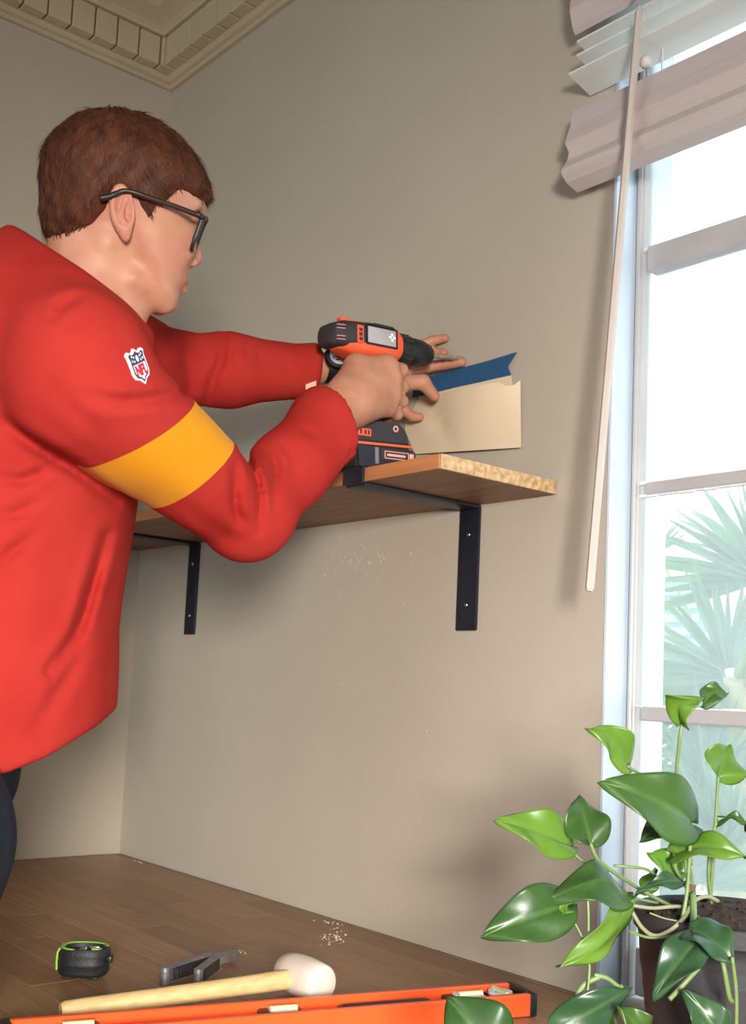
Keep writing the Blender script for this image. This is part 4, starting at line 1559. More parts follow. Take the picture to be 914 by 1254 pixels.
b = bmesh.new(); rbox(b, (0.043, -0.0364, -0.178), (0.007, 0.0016, 0.024), 0.0008); dpart('battery_latch', b, mat('grey_plastic', (120, 120, 126), 0.4), bt)

# ------------------------------------------------------------------ envelope catching the dust
m_env = mat('cream_envelope_paper', (226, 204, 172), 0.8, noise=0.03, nscale=14, bump=0.1, bscale=120)
m_blue = mat('blue_envelope_lining', (38, 84, 124), 0.7, noise=0.06, nscale=14)
en = empty('envelope', PL(570, 552, 1, -0.006), 'open cream envelope with blue lining stuck to the wall above the shelf', 'envelope')


def sheet(name, rows, m, thick=0.0007, sub=0):
    """thin sheet from rows of points, with real thickness"""
    b = bmesh.new()
    g = [[b.verts.new(p) for p in r] for r in rows]
    for a_, c_ in zip(g, g[1:]):
        for k in range(len(a_) - 1): b.faces.new((a_[k], a_[k + 1], c_[k + 1], c_[k]))
    bmesh.ops.recalc_face_normals(b, faces=b.faces)
    bmesh.ops.solidify(b, geom=b.faces[:], thickness=thick)
    return local(obj(name, b, m, en, angle=50), en)


def lerp(a, b_, t): return (a[0] + (b_[0] - a[0]) * t, a[1] + (b_[1] - a[1]) * t)


rows = []
for j in range(9):
    v = j / 8
    le = lerp((508, 556), (494, 522), v / 0.45) if v < 0.45 else lerp((494, 522), (513, 488), (v - 0.45) / 0.55)
    ri = lerp((638, 548), (637.5, 464), v)
    row = []
    for i in range(15):
        u = i / 14
        p = lerp(le, ri, u)
        top = 0
        if u > 0: top = -2.0 * math.sin(PI * u) * v + (9 * max(0, 1 - abs(u - 0.90) / 0.12) * v ** 3)
        cre = math.exp(-((u - 0.16 - 0.24 * (1 - v)) / 0.06) ** 2) * 0.006 * math.sin(PI * min(1, v * 1.1))
        y = -0.0065 - (0.026 * math.sin(PI * min(1, max(0, u * 0.92 + 0.04)))) * (0.25 + 0.75 * v) + cre
        row.append(PL(p[0], p[1] + top, 1, y))
    rows.append(row)
sheet('front_panel', rows, m_env)
rows = [[PL(*lerp(lerp((508, 556), (638, 548), i / 6), lerp((513, 484), (626, 459.5), i / 6), j / 3), 1, -0.0035) for i in range(7)] for j in range(4)]
sheet('back_panel', rows, m_env)
fl_b = [(505, 487), (530, 481.5), (560, 474), (590, 467.5), (626, 459)]
fl_m = [(506, 478), (532, 471), (562, 463), (590, 456), (622, 449)]
fl_t = [(510, 466), (535, 458.5), (565, 450.5), (595, 442.5), (633, 431)]
sheet('flap', [[PL(*p, 1, y) for p in r] for r, y in ((fl_b, -0.0045), (fl_m, -0.008), (fl_t, -0.005))], m_blue)['label'] = 'blue lined flap'

# ------------------------------------------------------------------ tools on the countertop
ZT0 = 0.7502
# rubber mallet
m_rub = mat('white_rubber', (222, 206, 190), 0.7, noise=0.05, nscale=30, bump=0.1)
m_handle = mat('pale_ash_wood', (226, 196, 140), 0.55, rgb2=(206, 172, 116), nscale=9, stretch=(20, 2, 20), bump=0.1)
ha, hb_ = PL(352, 1188, 2, ZT0 + 0.026), PL(394, 1205.5, 2, ZT0 + 0.026)
ax_ = (hb_ - ha).normalized()
hmid = (ha + hb_) / 2
mt = empty('rubber_mallet', (hmid.x, hmid.y, ZT0), 'white rubber mallet with a pale wooden handle, lying behind the orange level', 'mallet')
hl = (hb_ - ha).length / 2 + 0.002
b = bmesh.new()
lathe(b, [(0, -hl), (0.0185, -hl), (0.0225, -hl + 0.004), (0.0245, -hl * 0.4), (0.0252, 0), (0.0245, hl * 0.4), (0.0230, hl - 0.004), (0.0195, hl), (0, hl + 0.0005)], 32, frame(hmid, ax_.cross(Vector((0, 0, 1))), (0, 0, 1), ax_))
local(obj('head', b, m_rub, mt, angle=50), mt)
he = PL(74, 1239, 2, ZT0 + 0.0125)
b = bmesh.new()
hd = (he - hmid)
pts_ = [hmid + hd * t for t in (0.05, 0.09, 0.3, 0.6, 0.9, 0.985, 1.0)]
for p, r in zip(pts_, (0.012, 0.012, 0.0115, 0.0115, 0.0118, 0.0112, 0.009)): p.z = max(p.z, ZT0 + r + 0.0002)
tube(b, pts_, [0.012, 0.012, 0.0112, 0.0110, 0.0115, 0.011, 0.009], 16)
local(obj('handle', b, m_handle, mt, angle=50), mt)

# box level lying on its side
m_lev = mat('orange_lacquer', (240, 92, 40), 0.35, noise=0.03, nscale=20, coat=0.2)
m_vial = mat('white_vial_block', (224, 222, 218), 0.35)
m_fluid = mat('yellow_green_vial', (206, 216, 168), 0.15)
le0 = (Vector((1.2605, -0.114, ZT0)) + Vector((1.3225, -0.130, ZT0))) / 2
la = Vector((-0.286, -0.958, 0)).normalized()
lp_ = Vector((0.958, -0.286, 0)).normalized()
le0.z += 0.0008
LM = frame(le0, la, lp_ * -1, (0, 0, 1))          # x from the right end along the level, y towards the wall side
lv_ = empty('spirit_level', (le0.x + la.x * 0.3, le0.y + la.y * 0.3, ZT0), 'long orange spirit level with black end caps lying at the front of the counter', 'level')
LL, LW, LH = 0.615, 0.058, 0.026


def lpart(name, bm, m, parent=None, lab=None, angle=35):
    bmesh.ops.transform(bm, matrix=LM, verts=bm.verts)
    o = obj(name, bm, m, parent or lv_, angle=angle)
    if parent is None: local(o, lv_)
    else: o.matrix_parent_inverse = Matrix.Identity(4)
    if lab: o['label'] = lab
    return o


b = bmesh.new()
for s in (-1, 1): rbox(b, (LL / 2, s * (LW / 2 - 0.004), LH / 2), (LL - 0.016, 0.008, LH), 0.001, seg=1)
lpart('flange', b, m_lev)
b = bmesh.new(); rbox(b, (LL / 2, 0, LH / 2 - 0.001), (LL - 0.016, LW - 0.014, 0.006), 0); lpart('web', b, m_lev)
for x in (0.004, LL - 0.004):
    b = bmesh.new(); rbox(b, (x, 0, LH / 2), (0.010, LW + 0.002, LH + 0.001), 0.002)
    lpart('end_cap', b, m_blk, lab='black rubber end cap')
for px, py, wdt, dp, kind in ((640, 1213, 0.044, 0.036, 0), (568, 1219, 0.060, 0.040, 1), (470, 1229, 0.120, 0.020, 2), (345, 1240, 0.050, 0.040, 1), (90, 1252, 0.05, 0.04, 1)):
    p = PL(px, py, 2, ZT0 + 0.018) - le0
    x = max(p.dot(la), 0.034)
    b = bmesh.new(); rbox(b, (x, 0, LH / 2 + 0.002), (wdt, dp, 0.010), 0.003); o = lpart('hand_slot' if kind == 2 else 'vial_window', b, m_blk)
    if kind != 2:
        b = bmesh.new()
        if kind == 1: rbox(b, (x, 0.002, LH / 2 + 0.006), (wdt * 0.55, dp * 0.75, 0.008), 0.002)
        else: lathe(b, [(0.009, 0), (0.015, 0), (0.015, 0.006), (0.009, 0.006), (0.009, 0)], 22, Matrix.Translation((x, 0.0, LH / 2 + 0.005)))
        lpart('vial_block', b, m_vial, o)
        b = bmesh.new(); lathe(b, [(0, -0.016), (0.004, -0.016), (0.004, 0.016), (0, 0.016)], 12, Matrix.Translation((x, 0, LH / 2 + 0.010)) @ Matrix.Rotation(PI / 2, 4, 'X' if kind == 0 else 'Y'))
        lpart('vial', b, m_fluid, o)
    else:
        b = bmesh.new(); rbox(b, (x, 0, LH / 2 + 0.0075), (wdt - 0.012, dp - 0.009, 0.0022), 0.001); lpart('slot_rim', b, m_dark, o)

# tape measure lying flat
m_lime = mat('lime_trim', (150, 206, 70), 0.45)
m_tape = mat('black_rubber_case', (24, 25, 27), 0.55, noise=0.15, nscale=50, bump=0.25, bscale=350)
tp = PL(99, 1198, 2, ZT0)
tm_ = empty('tape_measure', (tp.x, tp.y, ZT0), 'small black tape measure with lime green trim on the counter', 'tape measure')
rt = Vector((r_.x, r_.y, 0)).normalized()
tf = Vector((f_.x, f_.y, 0)).normalized()
TM = frame(tp + tf * 0.012, rt, tf, (0, 0, 1))


def tpart(name, bm, m, parent=None, angle=40, lab=None):
    bmesh.ops.transform(bm, matrix=TM, verts=bm.verts)
    o = obj(name, bm, m, parent or tm_, angle=angle)
    local(o, tm_)
    if lab: o['label'] = lab
    return o


def dsh(k, dx=0):
    out = []
    for t in range(28):
        a = 2 * PI * t / 28
        c, s_ = math.cos(a), math.sin(a)
        out.append((dx + k * 0.0335 * math.copysign(abs(c) ** 0.75, c), k * 0.027 * math.copysign(abs(s_) ** 0.75, s_)))
    return out


b = bmesh.new()
rings = []
for z, k in ((0.003, 0.84), (0.005, 0.92), (0.008, 0.95), (0.015, 0.94), (0.016, 0.965), (0.020, 0.965), (0.021, 0.945), (0.028, 0.97), (0.034, 0.95), (0.0375, 0.88), (0.037, 0.72), (0.032, 0.66)):
    rings.append([b.verts.new((x, y, z)) for x, y in dsh(k)])
for a_, c_ in zip(rings, rings[1:]):
    for k in range(28): b.faces.new((a_[k], a_[(k + 1) % 28], c_[(k + 1) % 28], c_[k]))
b.faces.new(rings[0][::-1]); b.faces.new(rings[-1])
tpart('case', b, m_tape)
b = bmesh.new()
for (k0, k1, z0, z1) in ((0.76, 0.89, 0.0368, 0.0382),):
    A, B = dsh(k0), dsh(k1)
    sel = range(0, 21)
    r0 = [b.verts.new((*A[k], z0 + 0.0012)) for k in sel]; r1 = [b.verts.new((*B[k], z0 + 0.0012)) for k in sel]
    q0 = [b.verts.new((*A[k], z0 - 0.001)) for k in sel]; q1 = [b.verts.new((*B[k], z0 - 0.001)) for k in sel]
    for k in range(len(sel) - 1):
        b.faces.new((r0[k], r0[k + 1], r1[k + 1], r1[k])); b.faces.new((r1[k], r1[k + 1], q1[k + 1], q1[k])); b.faces.new((q0[k + 1], q0[k], r0[k], r0[k + 1]))
tpart('trim_ring', b, m_lime, lab='lime green trim')
b = bmesh.new(); tube(b, [(-0.0285, -0.0140, 0.037), (-0.0312, -0.0150, 0.032), (-0.0318, -0.0150, 0.021), (-0.0312, -0.0148, 0.010)], 0.0013, 8); tpart('trim_strip', b, m_lime)
b = bmesh.new(); prism(b, [(0.012, -0.0155), (0.024, -0.010), (0.022, -0.0185)], 2, 0.0365, 0.0385); tpart('lock_button', b, m_lime)
b = bmesh.new(); rbox(b, (-0.002, -0.004, 0.034), (0.008, 0.022, 0.003), 0.001); rbox(b, (0.010, 0.010, 0.034), (0.014, 0.006, 0.003), 0.001); tpart('belt_clip', b, m_steel)
for x in (-0.016, 0.016):
    b = bmesh.new(); rbox(b, (x, -0.006, 0.0025), (0.012, 0.026, 0.005), 0.001); tpart('foot', b, m_tape)
b = bmesh.new(); rbox(b, (0.034, -0.004, 0.024), (0.006, 0.014, 0.008), 0.001); tpart('hook_slot', b, m_blk)

# folding multi-tool, handles half open
m_gun = mat('worn_gunmetal', (142, 138, 136), 0.42, metal=0.6, noise=0.25, nscale=60, bump=0.15, bscale=200)
m_gund = mat('dark_tool_steel', (74, 70, 70), 0.4, metal=0.6, noise=0.2, nscale=60)
pa, pb_, pcn = PL(199, 1206, 2, ZT0), PL(277, 1180, 2, ZT0), PL(241, 1208, 2, ZT0)
mu = empty('folding_multi_tool', (pa.x, pa.y, ZT0), 'dark steel folding multi-tool with its handles ajar, between tape and mallet', 'multi-tool')
piv = pb_
HT = 0.021


def channel(p, q, name):
    d = (q - p); L_ = d.length; d.normalize()
    s_ = d.cross(Vector((0, 0, 1)))
    Mx = frame(p, d, s_ * -1, (0, 0, 1))
    b = bmesh.new()
    rbox(b, (L_ / 2, 0, 0.0012), (L_ - 0.01, 0.011, 0.0022), 0.0004, Mx, 1)
    rbox(b, (L_ / 2, 0, HT - 0.0012), (L_ - 0.01, 0.011, 0.0022), 0.0004, Mx, 1)
    rbox(b, (L_ / 2, 0.005, HT / 2), (L_ - 0.01, 0.0014, HT), 0.0003, Mx, 1)
    o = local(obj(name, b, m_gun, mu, angle=35), mu)
    b = bmesh.new()
    lathe(b, [(0, 0), (0.0062, 0), (0.0066, 0.002), (0.0066, 0.005), (0.0058, 0.0056), (0.0058, 0.0066), (0.0066, 0.0072), (0.0066, 0.0135), (0.0058, 0.014), (0.0058, 0.015), (0.0066, 0.0158), (0.0064, HT), (0, HT + 0.0006)], 16, Mx @ Matrix.Translation((0.004, 0, 0)))
    x = obj('pivot_barrel', b, m_gun, o, angle=40); x.matrix_parent_inverse = Matrix.Translation(-Vector(mu.location)) if False else Matrix.Identity(4)
    x.matrix_parent_inverse = (o.matrix_parent_inverse.copy()).inverted() @ Matrix.Translation(-Vector(mu.location)) if False else Matrix.Identity(4)
    for k in range(3):
        b = bmesh.new(); rbox(b, (L_ * 0.52, -0.0035 + k * 0.0034, HT / 2 + 0.001 * (k - 1)), (L_ * 0.62, 0.0018, HT - 0.007), 0.0005, Mx, 1)
        obj('folded_blade', b, m_gund, o)
    return o


channel(pa, pa + (piv - pa) * 0.80, 'handle')
channel(pcn, pcn + (piv - pcn) * 0.78, 'handle')
for off, sgn in ((0.004, 1), (-0.004, -1)):
    d = (piv - pa).normalized(); s_ = d.cross(Vector((0, 0, 1)))
    Mx = frame(piv - d * 0.028, d, s_ * -1, (0, 0, 1))
    b = bmesh.new()
    prism(b, [(0, 0.0075), (0.018, 0.009), (0.030, 0.008), (0.052, 0.0035), (0.052, 0.0006), (0.020, 0.0006), (0.008, -0.001), (0, 0)], 2, 0.005, 0.0145, Mx @ Matrix.Diagonal((1, sgn, 1, 1)))
    local(obj('plier_jaw', b, m_gun, mu, angle=35), mu)
b = bmesh.new(); lathe(b, [(0, 0.003), (0.0075, 0.003), (0.008, 0.005), (0.008, 0.015), (0.0075, 0.017), (0, 0.017)], 18, Matrix.Translation(piv - (piv - pa).normalized() * 0.024)); local(obj('pivot', b, m_gun, mu, angle=40), mu)

# small drill bit behind the mallet handle
q0, q1 = PL(108, 1225, 2, ZT0 + 0.002), PL(140, 1218.5, 2, ZT0 + 0.002)
b = bmesh.new(); tube(b, [q0, q0 + (q1 - q0) * 0.5, q0 + (q1 - q0) * 0.92, q1], [0.0019, 0.0019, 0.0016, 0.0003], 8)
sp_ = obj('loose_drill_bit', b, m_gund, angle=50)
tag(sp_, 'thin grey drill bit lying loose beside the wooden mallet handle', 'drill bit')

# plaster dust and crumbs from the wall
rn = random.Random(11)
b = bmesh.new()


def crumb(p, r):
    k = 5
    top = b.verts.new(p + Vector((0, 0, r * 0.8)))
    ring_ = [b.verts.new(p + Vector((r * rn.uniform(0.7, 1.2) * math.cos(2 * PI * i / k), r * rn.uniform(0.7, 1.2) * math.sin(2 * PI * i / k), 0.0001))) for i in range(k)]
    for i in range(k): b.faces.new((ring_[i], ring_[(i + 1) % k], top))


for cx_, cy_, sx, sy, n in ((185, 1053, 22, 3, 240), (205, 1056, 16, 2, 120), (405, 1148, 22, 10, 60), (418, 1130, 28, 8, 26), (290, 1166, 12, 3, 14), (430, 1135, 40, 14, 20)):
    for _ in range(n):
        p = PL(rn.gauss(cx_, sx * 0.5), rn.gauss(cy_, sy * 0.5), 2, ZT0)
        if p.y < -0.014 and p.x > 0.012: crumb(p, abs(rn.gauss(0.0011, 0.0007)) + 0.0004)
du = obj('plaster_dust', b, mat('white_plaster_dust', (206, 190, 168), 0.95))
tag(du, 'scatter of pale plaster dust and crumbs on the counter along the wall', 'dust', kind='stuff')
# paint chips and drips standing proud of the wall below the shelf
b = bmesh.new()
for _ in range(46):
    px, py = rn.gauss(440, 26), rn.gauss(682, 12)
    if rn.random() < 0.25: px, py = rn.uniform(300, 690), rn.uniform(640, 900)
    p = PL(px, py, 1, 0)
    rbox(b, p + Vector((0, -0.0004, 0)), (rn.uniform(0.0008, 0.002), 0.0012, rn.uniform(0.001, 0.005)), 0)
tag(obj('trim_6', b, mat('paint_blob', (196, 184, 164), 0.5)), kind='structure')

# ------------------------------------------------------------------ wand of the blind, hanging free in front of it
b = bmesh.new()
w0, w1 = PL(783.5, 8, 1, -0.066), W(722, 724, 1.4)
w1 = PL(722, 724, 1, -0.125)
tube(b, [w0, w0 + (w1 - w0) * 0.01, w0 + (w1 - w0) * 0.5, w1 + (w0 - w1) * 0.006, w1], [0.003, 0.0050, 0.0054, 0.0057, 0.004], 6)
local(tag(obj('tilt_wand', b, mat('beige_wand_wood', (198, 184, 174), 0.45, noise=0.05, nscale=12, stretch=(10, 10, 1)), bl), 'long thin beige tilt wand'), bl)

# ------------------------------------------------------------------ trailing pothos in a dark nursery pot
m_leaf = translucent_mat('mature_leaf', (50, 82, 38), (70, 104, 44), 0.22, 0.36, 16)
m_leafb = translucent_mat('young_leaf', (96, 138, 48), (122, 158, 62), 0.38, 0.33, 16)
m_leafd = translucent_mat('dark_leaf', (44, 74, 48), (56, 88, 54), 0.15, 0.33, 16)
for m_ in (m_leaf, m_leafb, m_leafd):          # paler midrib and side veins
    nt = m_.node_tree
    pb_ = nt.nodes['Principled BSDF']
    src_ = pb_.inputs['Base Color'].links[0].from_socket
    an = nt.nodes.new('ShaderNodeAttribute'); an.attribute_name = 'rib'
    sc_ = nt.nodes.new('ShaderNodeMath'); sc_.operation = 'MULTIPLY'; sc_.inputs[1].default_value = 0.2
    mr_ = nt.nodes.new('ShaderNodeMixRGB'); mr_.inputs[2].default_value = (*lin((136, 168, 88)), 1)
    nt.links.new(an.outputs['Fac'], sc_.inputs[0]); nt.links.new(sc_.outputs[0], mr_.inputs[0])
    nt.links.new(src_, mr_.inputs[1]); nt.links.new(mr_.outputs[0], pb_.inputs['Base Color'])
m_stem = mat('green_stem', (98, 122, 70), 0.45, rgb2=(126, 146, 92), nscale=30)
m_root = mat('pale_aerial_root', (158, 156, 124), 0.6, rgb2=(122, 128, 92), nscale=40)
m_pot = mat('dark_grey_nursery_pot', (46, 45, 48), 0.6, noise=0.12, nscale=40, bump=0.15, bscale=200)
m_soil = mat('dark_bark_soil', (62, 46, 38), 0.9, rgb2=(38, 28, 24), nscale=60, bump=0.9, bscale=90)
PC = W(893, 1117, 1.0)
PZ = PC.z
pl_ = empty('potted_pothos', (PC.x, PC.y, 0.7501), 'trailing green pothos in a dark grey pot before the window', 'plant')
b = bmesh.new()
hgt = PZ - 0.7501
pr_ = [(0, 0.0), (0.058, 0.0), (0.060, 0.003)]
nz = 22
for i in range(nz):
    t = i / (nz - 1)
    pr_.append((0.061 + 0.019 * t + (0.0006 if i % 2 else 0), 0.006 + t * (hgt - 0.026)))
pr_ += [(0.0825, hgt - 0.018), (0.0845, hgt - 0.016), (0.0850, hgt - 0.001), (0.0835, hgt), (0.0815, hgt - 0.002), (0.0795, hgt - 0.02), (0.078, hgt - 0.05), (0, hgt - 0.05)]
lathe(b, pr_, 48, Matrix.Translation((PC.x, PC.y, 0.7501)))
local(obj('pot', b, m_pot, pl_, angle=40), pl_)
b = bmesh.new()
rn = random.Random(21)
lathe(b, [(0, hgt + 0.006), (0.03, hgt + 0.004), (0.06, hgt - 0.004), (0.0785, hgt - 0.012), (0.0785, hgt - 0.03), (0, hgt - 0.03)], 24, Matrix.Translation((PC.x, PC.y, 0.7501)))
for _ in range(260):
    a, r0 = rn.uniform(0, 2 * PI), 0.076 * math.sqrt(rn.random())
    s_ = rn.uniform(0.0016, 0.0055)
    rbox(b, (0, 0, 0), (s_ * rn.uniform(0.8, 2.2), s_, s_ * 0.7), 0,
         Matrix.Translation((PC.x + r0 * math.cos(a), PC.y + r0 * math.sin(a), PZ + 0.007 - 0.016 * (r0 / 0.076) ** 1.6)) @ Euler((rn.uniform(0, 3), rn.uniform(0, 3), rn.uniform(0, 3))).to_matrix().to_4x4())
so = local(obj('soil', b, m_soil, pl_), pl_)
so['kind'] = 'stuff'
b = bmesh.new()
for _ in range(6):
    a, r0 = rn.uniform(0, 2 * PI), 0.07 * math.sqrt(rn.random())
    lathe(b, [(0, -0.0022), (0.002, -0.0012), (0.0026, 0), (0.002, 0.0012), (0, 0.0022)], 8, Matrix.Translation((PC.x + r0 * math.cos(a), PC.y + r0 * math.sin(a), PZ + 0.004 - 0.014 * r0 / 0.07)))
o = local(obj('perlite', b, mat('white_perlite', (214, 206, 196), 0.8), pl_, smooth=True), pl_)
o['kind'] = 'stuff'


def leaf(base, tip, hw, d0, d1, nh=(0, 0.3, 1), fold=0.25, arc=0.10, m=None, bend=0.0):
    """heart-shaped leaf from base to tip pixels, half width hw px, depth d0 -> d1; nh: normal in camera axes (right, up, towards camera)"""
    B, T = W(*base, d0), W(*tip, d1)
    X = T - B
    L_ = X.length
    X.normalize()
    N = (r_ * nh[0] - d_ * nh[1] - f_ * nh[2])
    N = (N - X * N.dot(X)).normalized()
    Y = N.cross(X)
    w = hw * (d0 + d1) / 2 / FPX
    b = bmesh.new()
    ns, nt_ = 24, 14
    rib = b.verts.layers.float.new('rib')
    g = []
    for i in range(ns + 1):
        s = i / ns
        prof_ = (math.sin(PI * min(1, s ** 0.62)) ** 0.75) if 0 < s < 1 else 0
        prof_ *= 1 - 0.12 * s
        if i == ns: prof_ = 0.01
        if i == 0: prof_ = 0.10
        row = []
        for j in range(nt_ + 1):
            t = j / nt_ * 2 - 1
            back = -0.10 * L_ * (abs(t) ** 1.5) * max(0, 1 - s * 3.2)            # heart lobes behind the stalk
            h = fold * abs(t) * prof_ * w - 0.35 * fold * (t * t) * prof_ * w * 1.2
            z = arc * L_ * (math.sin(PI * s)) - arc * 0.6 * L_ * s * s + h + 0.004 * math.sin(9 * s + 2 * t) * abs(t)
            z -= 0.0009 * math.exp(-(t / 0.09) ** 2)                              # sunken midrib
            p = B + X * (L_ * s + back) + Y * (t * prof_ * w * math.cos(fold * 0.6) + bend * L_ * math.sin(PI * s)) + N * z
            vt = b.verts.new(p)
            vt[rib] = math.exp(-(t / 0.07) ** 2) * (1 - 0.5 * s) + 0.22 * max(0, math.sin((s - 0.35 * abs(t)) * 2 * PI * 6)) ** 4 * (1 - abs(t))
            row.append(vt)
        g.append(row)
    for a_, c_ in zip(g, g[1:]):
        for k in range(nt_): b.faces.new((a_[k], a_[k + 1], c_[k + 1], c_[k]))
    bmesh.ops.recalc_face_normals(b, faces=b.faces)
    bmesh.ops.solidify(b, geom=b.faces[:], thickness=0.0005)
    return local(obj('leaf', b, m or m_leaf, pl_, smooth=True), pl_)


def stem(pts, r=0.0017, m=None, name='stem', r1=None):
    r = r * 0.8
    b = bmesh.new()
    P_ = spline([W(*p) for p in pts], 6)
    n = len(P_)
    r1 = r if r1 is None else r1
    tube(b, P_, [r + (r1 - r) * i / (n - 1) for i in range(n)], 7)
    return local(obj(name, b, m or m_stem, pl_, smooth=True), pl_)


D0 = 1.0
leaf((697, 1034), (609, 1003), 31, 0.98, 0.96, (0.1, 0.62, 0.9), 0.45, 0.06, m_leafb)
leaf((723, 1032), (709, 974), 30, 0.97, 1.00, (0.15, 0.1, 1), 0.25, 0.05, m_leaf)
leaf((764, 1092), (677, 1094), 36, 0.96, 0.93, (0.0, 0.8, 0.7), -0.5, 0.30, m_leaf)
leaf((694, 1108), (591, 1146), 36, 0.94, 0.92, (-0.1, 0.5, 1), 0.2, 0.10, m_leaf)
leaf((697, 1098), (690, 1121), 12, 0.945, 0.93, (0.6, 0.3, 1), 0.3, 0.05, m_leafb)
leaf((768, 1104), (689, 1188), 24, 0.95, 0.91, (0.75, 0.15, 0.8), -0.45, 0.12, m_leafb, 0.05)
leaf((764, 1118), (708, 1182), 18, 0.955, 0.93, (-0.4, -0.5, 0.9), 0.3, 0.02, m_leafd)
leaf((680, 1262), (777, 1208), 25, 0.90, 0.93, (0.3, 0.5, 0.9), -0.4, 0.10, m_leafd)
leaf((606, 1290), (548, 1222), 48, 0.86, 0.88, (0.15, 0.3, 1), 0.2, 0.08, m_leaf)
leaf((848, 1008), (741, 956), 43, 0.97, 0.94, (-0.25, 0.55, 0.9), 0.22, 0.12, m_leaf)
leaf((768, 938), (721, 893), 22, 0.97, 0.95, (0.75, -0.35, 0.75), 0.30, 0.06, m_leafb, -0.16)
leaf((836, 887), (858, 858), 23, 0.99, 0.97, (-0.5, 0.25, 1), 0.35, 0.15, m_leafb, 0.35)
leaf((862, 861), (893, 848), 15, 0.985, 1.00, (0.3, 0.7, 0.7), 0.3, 0.12, m_leaf, 0.12)
leaf((880, 950), (894, 912), 30, 1.00, 1.02, (0.1, 0.0, 1), 0.35, 0.05, m_leafb)
leaf((824, 1002), (785, 1029), 19, 1.01, 1.00, (-0.3, 0.4, 0.9), 0.3, 0.08, m_leaf)
leaf((835, 1066), (797, 1045), 22, 1.00, 0.99, (0.1, 0.3, 1), 0.25, 0.10, m_leafb)
leaf((826, 1046), (915, 1044), 25, 0.98, 0.95, (0.1, 0.75, 0.6), 0.35, 0.16, m_leafb)
leaf((878, 1007), (918, 1006), 9, 1.00, 1.00, (0.1, 0.9, 0.4), 0.3, 0.2, m_leaf)
leaf((836, 1080), (781, 1090), 11, 0.98, 0.96, (0.1, 0.8, 0.6), 0.3, 0.12, m_leafd)
leaf((846, 1140), (901, 1179), 34, 0.91, 0.88, (0.2, 0.8, 0.6), 0.4, 0.16, m_leafd)
leaf((858, 1148), (800, 1222), 27, 0.91, 0.88, (-0.55, 0.4, 0.8), 0.4, 0.08, m_leafd)
leaf((886, 1275), (838, 1212), 27, 0.87, 0.88, (0.1, 0.4, 1), 0.3, 0.06, m_leafd)
leaf((792, 1268), (760, 1234), 21, 0.90, 0.89, (0.1, 0.3, 1), 0.25, 0.06, m_leaf)
leaf((748, 1262), (741, 1226), 9, 0.93, 0.92, (-0.3, 0.2, 1), 0.3, 0.05, m_leaf)
leaf((788, 1092), (805, 1064), 12, 1.04, 1.05, (0.2, 0.1, 1), 0.3, 0.05, m_leafb)

stem([(836, 887, 0.99), (833, 905, 0.99), (829, 960, 1.0), (838, 1040, 1.0), (846, 1110, 1.0)], 0.0021)
stem([(858, 858, 0.972), (846, 872, 0.98), (836, 887, 0.99)], 0.0014)
stem([(880, 950, 1.0), (878, 985, 1.0), (874, 1050, 1.0), (870, 1108, 1.0)], 0.0019)
stem([(723, 1032, 0.97), (735, 1055, 0.97), (770, 1080, 0.98), (800, 1098, 0.99), (826, 1112, 0.99)], 0.0022)
stem([(697, 1034, 0.98), (704, 1046, 0.98), (722, 1060, 0.975), (745, 1068, 0.98)], 0.0015)
stem([(752, 1060, 0.98), (775, 1062, 0.98), (795, 1066, 0.99), (815, 1085, 1.0)], 0.0017)
stem([(694, 1108, 0.94), (702, 1126, 0.94), (714, 1150, 0.935), (722, 1180, 0.93), (720, 1215, 0.92)], 0.0014)
stem([(720, 1098, 0.945), (721, 1120, 0.94), (721, 1142, 0.935)], 0.0016)
stem([(764, 1092, 0.96), (780, 1100, 0.97), (806, 1106, 0.98)], 0.0014)
stem([(848, 1008, 0.97), (846, 1030, 0.965), (842, 1090, 0.96), (833, 1142, 0.95)], 0.0022)
stem([(768, 938, 0.97), (800, 960, 0.985), (825, 1000, 0.99), (845, 1060, 1.0), (850, 1108, 1.0)], 0.0017)
stem([(824, 1002, 1.01), (838, 1020, 1.01), (848, 1060, 1.0)], 0.0014)
stem([(826, 1046, 0.98), (828, 1064, 0.98), (838, 1082, 0.985), (850, 1106, 1.0)], 0.0017)
stem([(878, 1007, 1.0), (872, 1030, 1.0), (868, 1070, 1.0), (872, 1106, 1.0)], 0.0022)
stem([(768, 1104, 0.95), (772, 1112, 0.955), (786, 1135, 0.95), (802, 1146, 0.94), (820, 1140, 0.94), (838, 1124, 0.95), (850, 1104, 0.97), (866, 1098, 0.985), (880, 1104, 1.0)], 0.0024, m_root)
stem([(776, 1109, 0.95), (800, 1112, 0.95), (828, 1110, 0.96), (842, 1112, 0.98)], 0.0021, m_root)
stem([(770, 1140, 0.95), (795, 1148, 0.94), (825, 1146, 0.93), (846, 1141, 0.915)], 0.0016)
stem([(849, 1094, 0.97), (850, 1120, 0.95), (848, 1140, 0.92)], 0.0036, None)
stem([(796, 1118, 0.95), (812, 1124, 0.95), (830, 1128, 0.95)], 0.0010, m_root)
stem([(850, 1118, 0.955), (866, 1132, 0.94), (870, 1136, 0.93)], 0.0012, m_root)
stem([(884, 1172, 0.885), (888, 1190, 0.88), (894, 1222, 0.88), (900, 1226, 0.885)], 0.0026)
stem([(897, 1172, 0.88), (902, 1215, 0.88), (902, 1262, 0.88)], 0.0020)
stem([(856, 1185, 0.90), (838, 1205, 0.90), (820, 1224, 0.895)], 0.0026)
stem([(735, 1196, 0.93), (716, 1206, 0.93), (706, 1225, 0.925), (704, 1262, 0.92)], 0.0030)
stem([(762, 1206, 0.93), (756, 1230, 0.93), (753, 1262, 0.93)], 0.0022)
stem([(728, 1194, 0.93), (744, 1198, 0.93), (760, 1210, 0.93)], 0.0026)
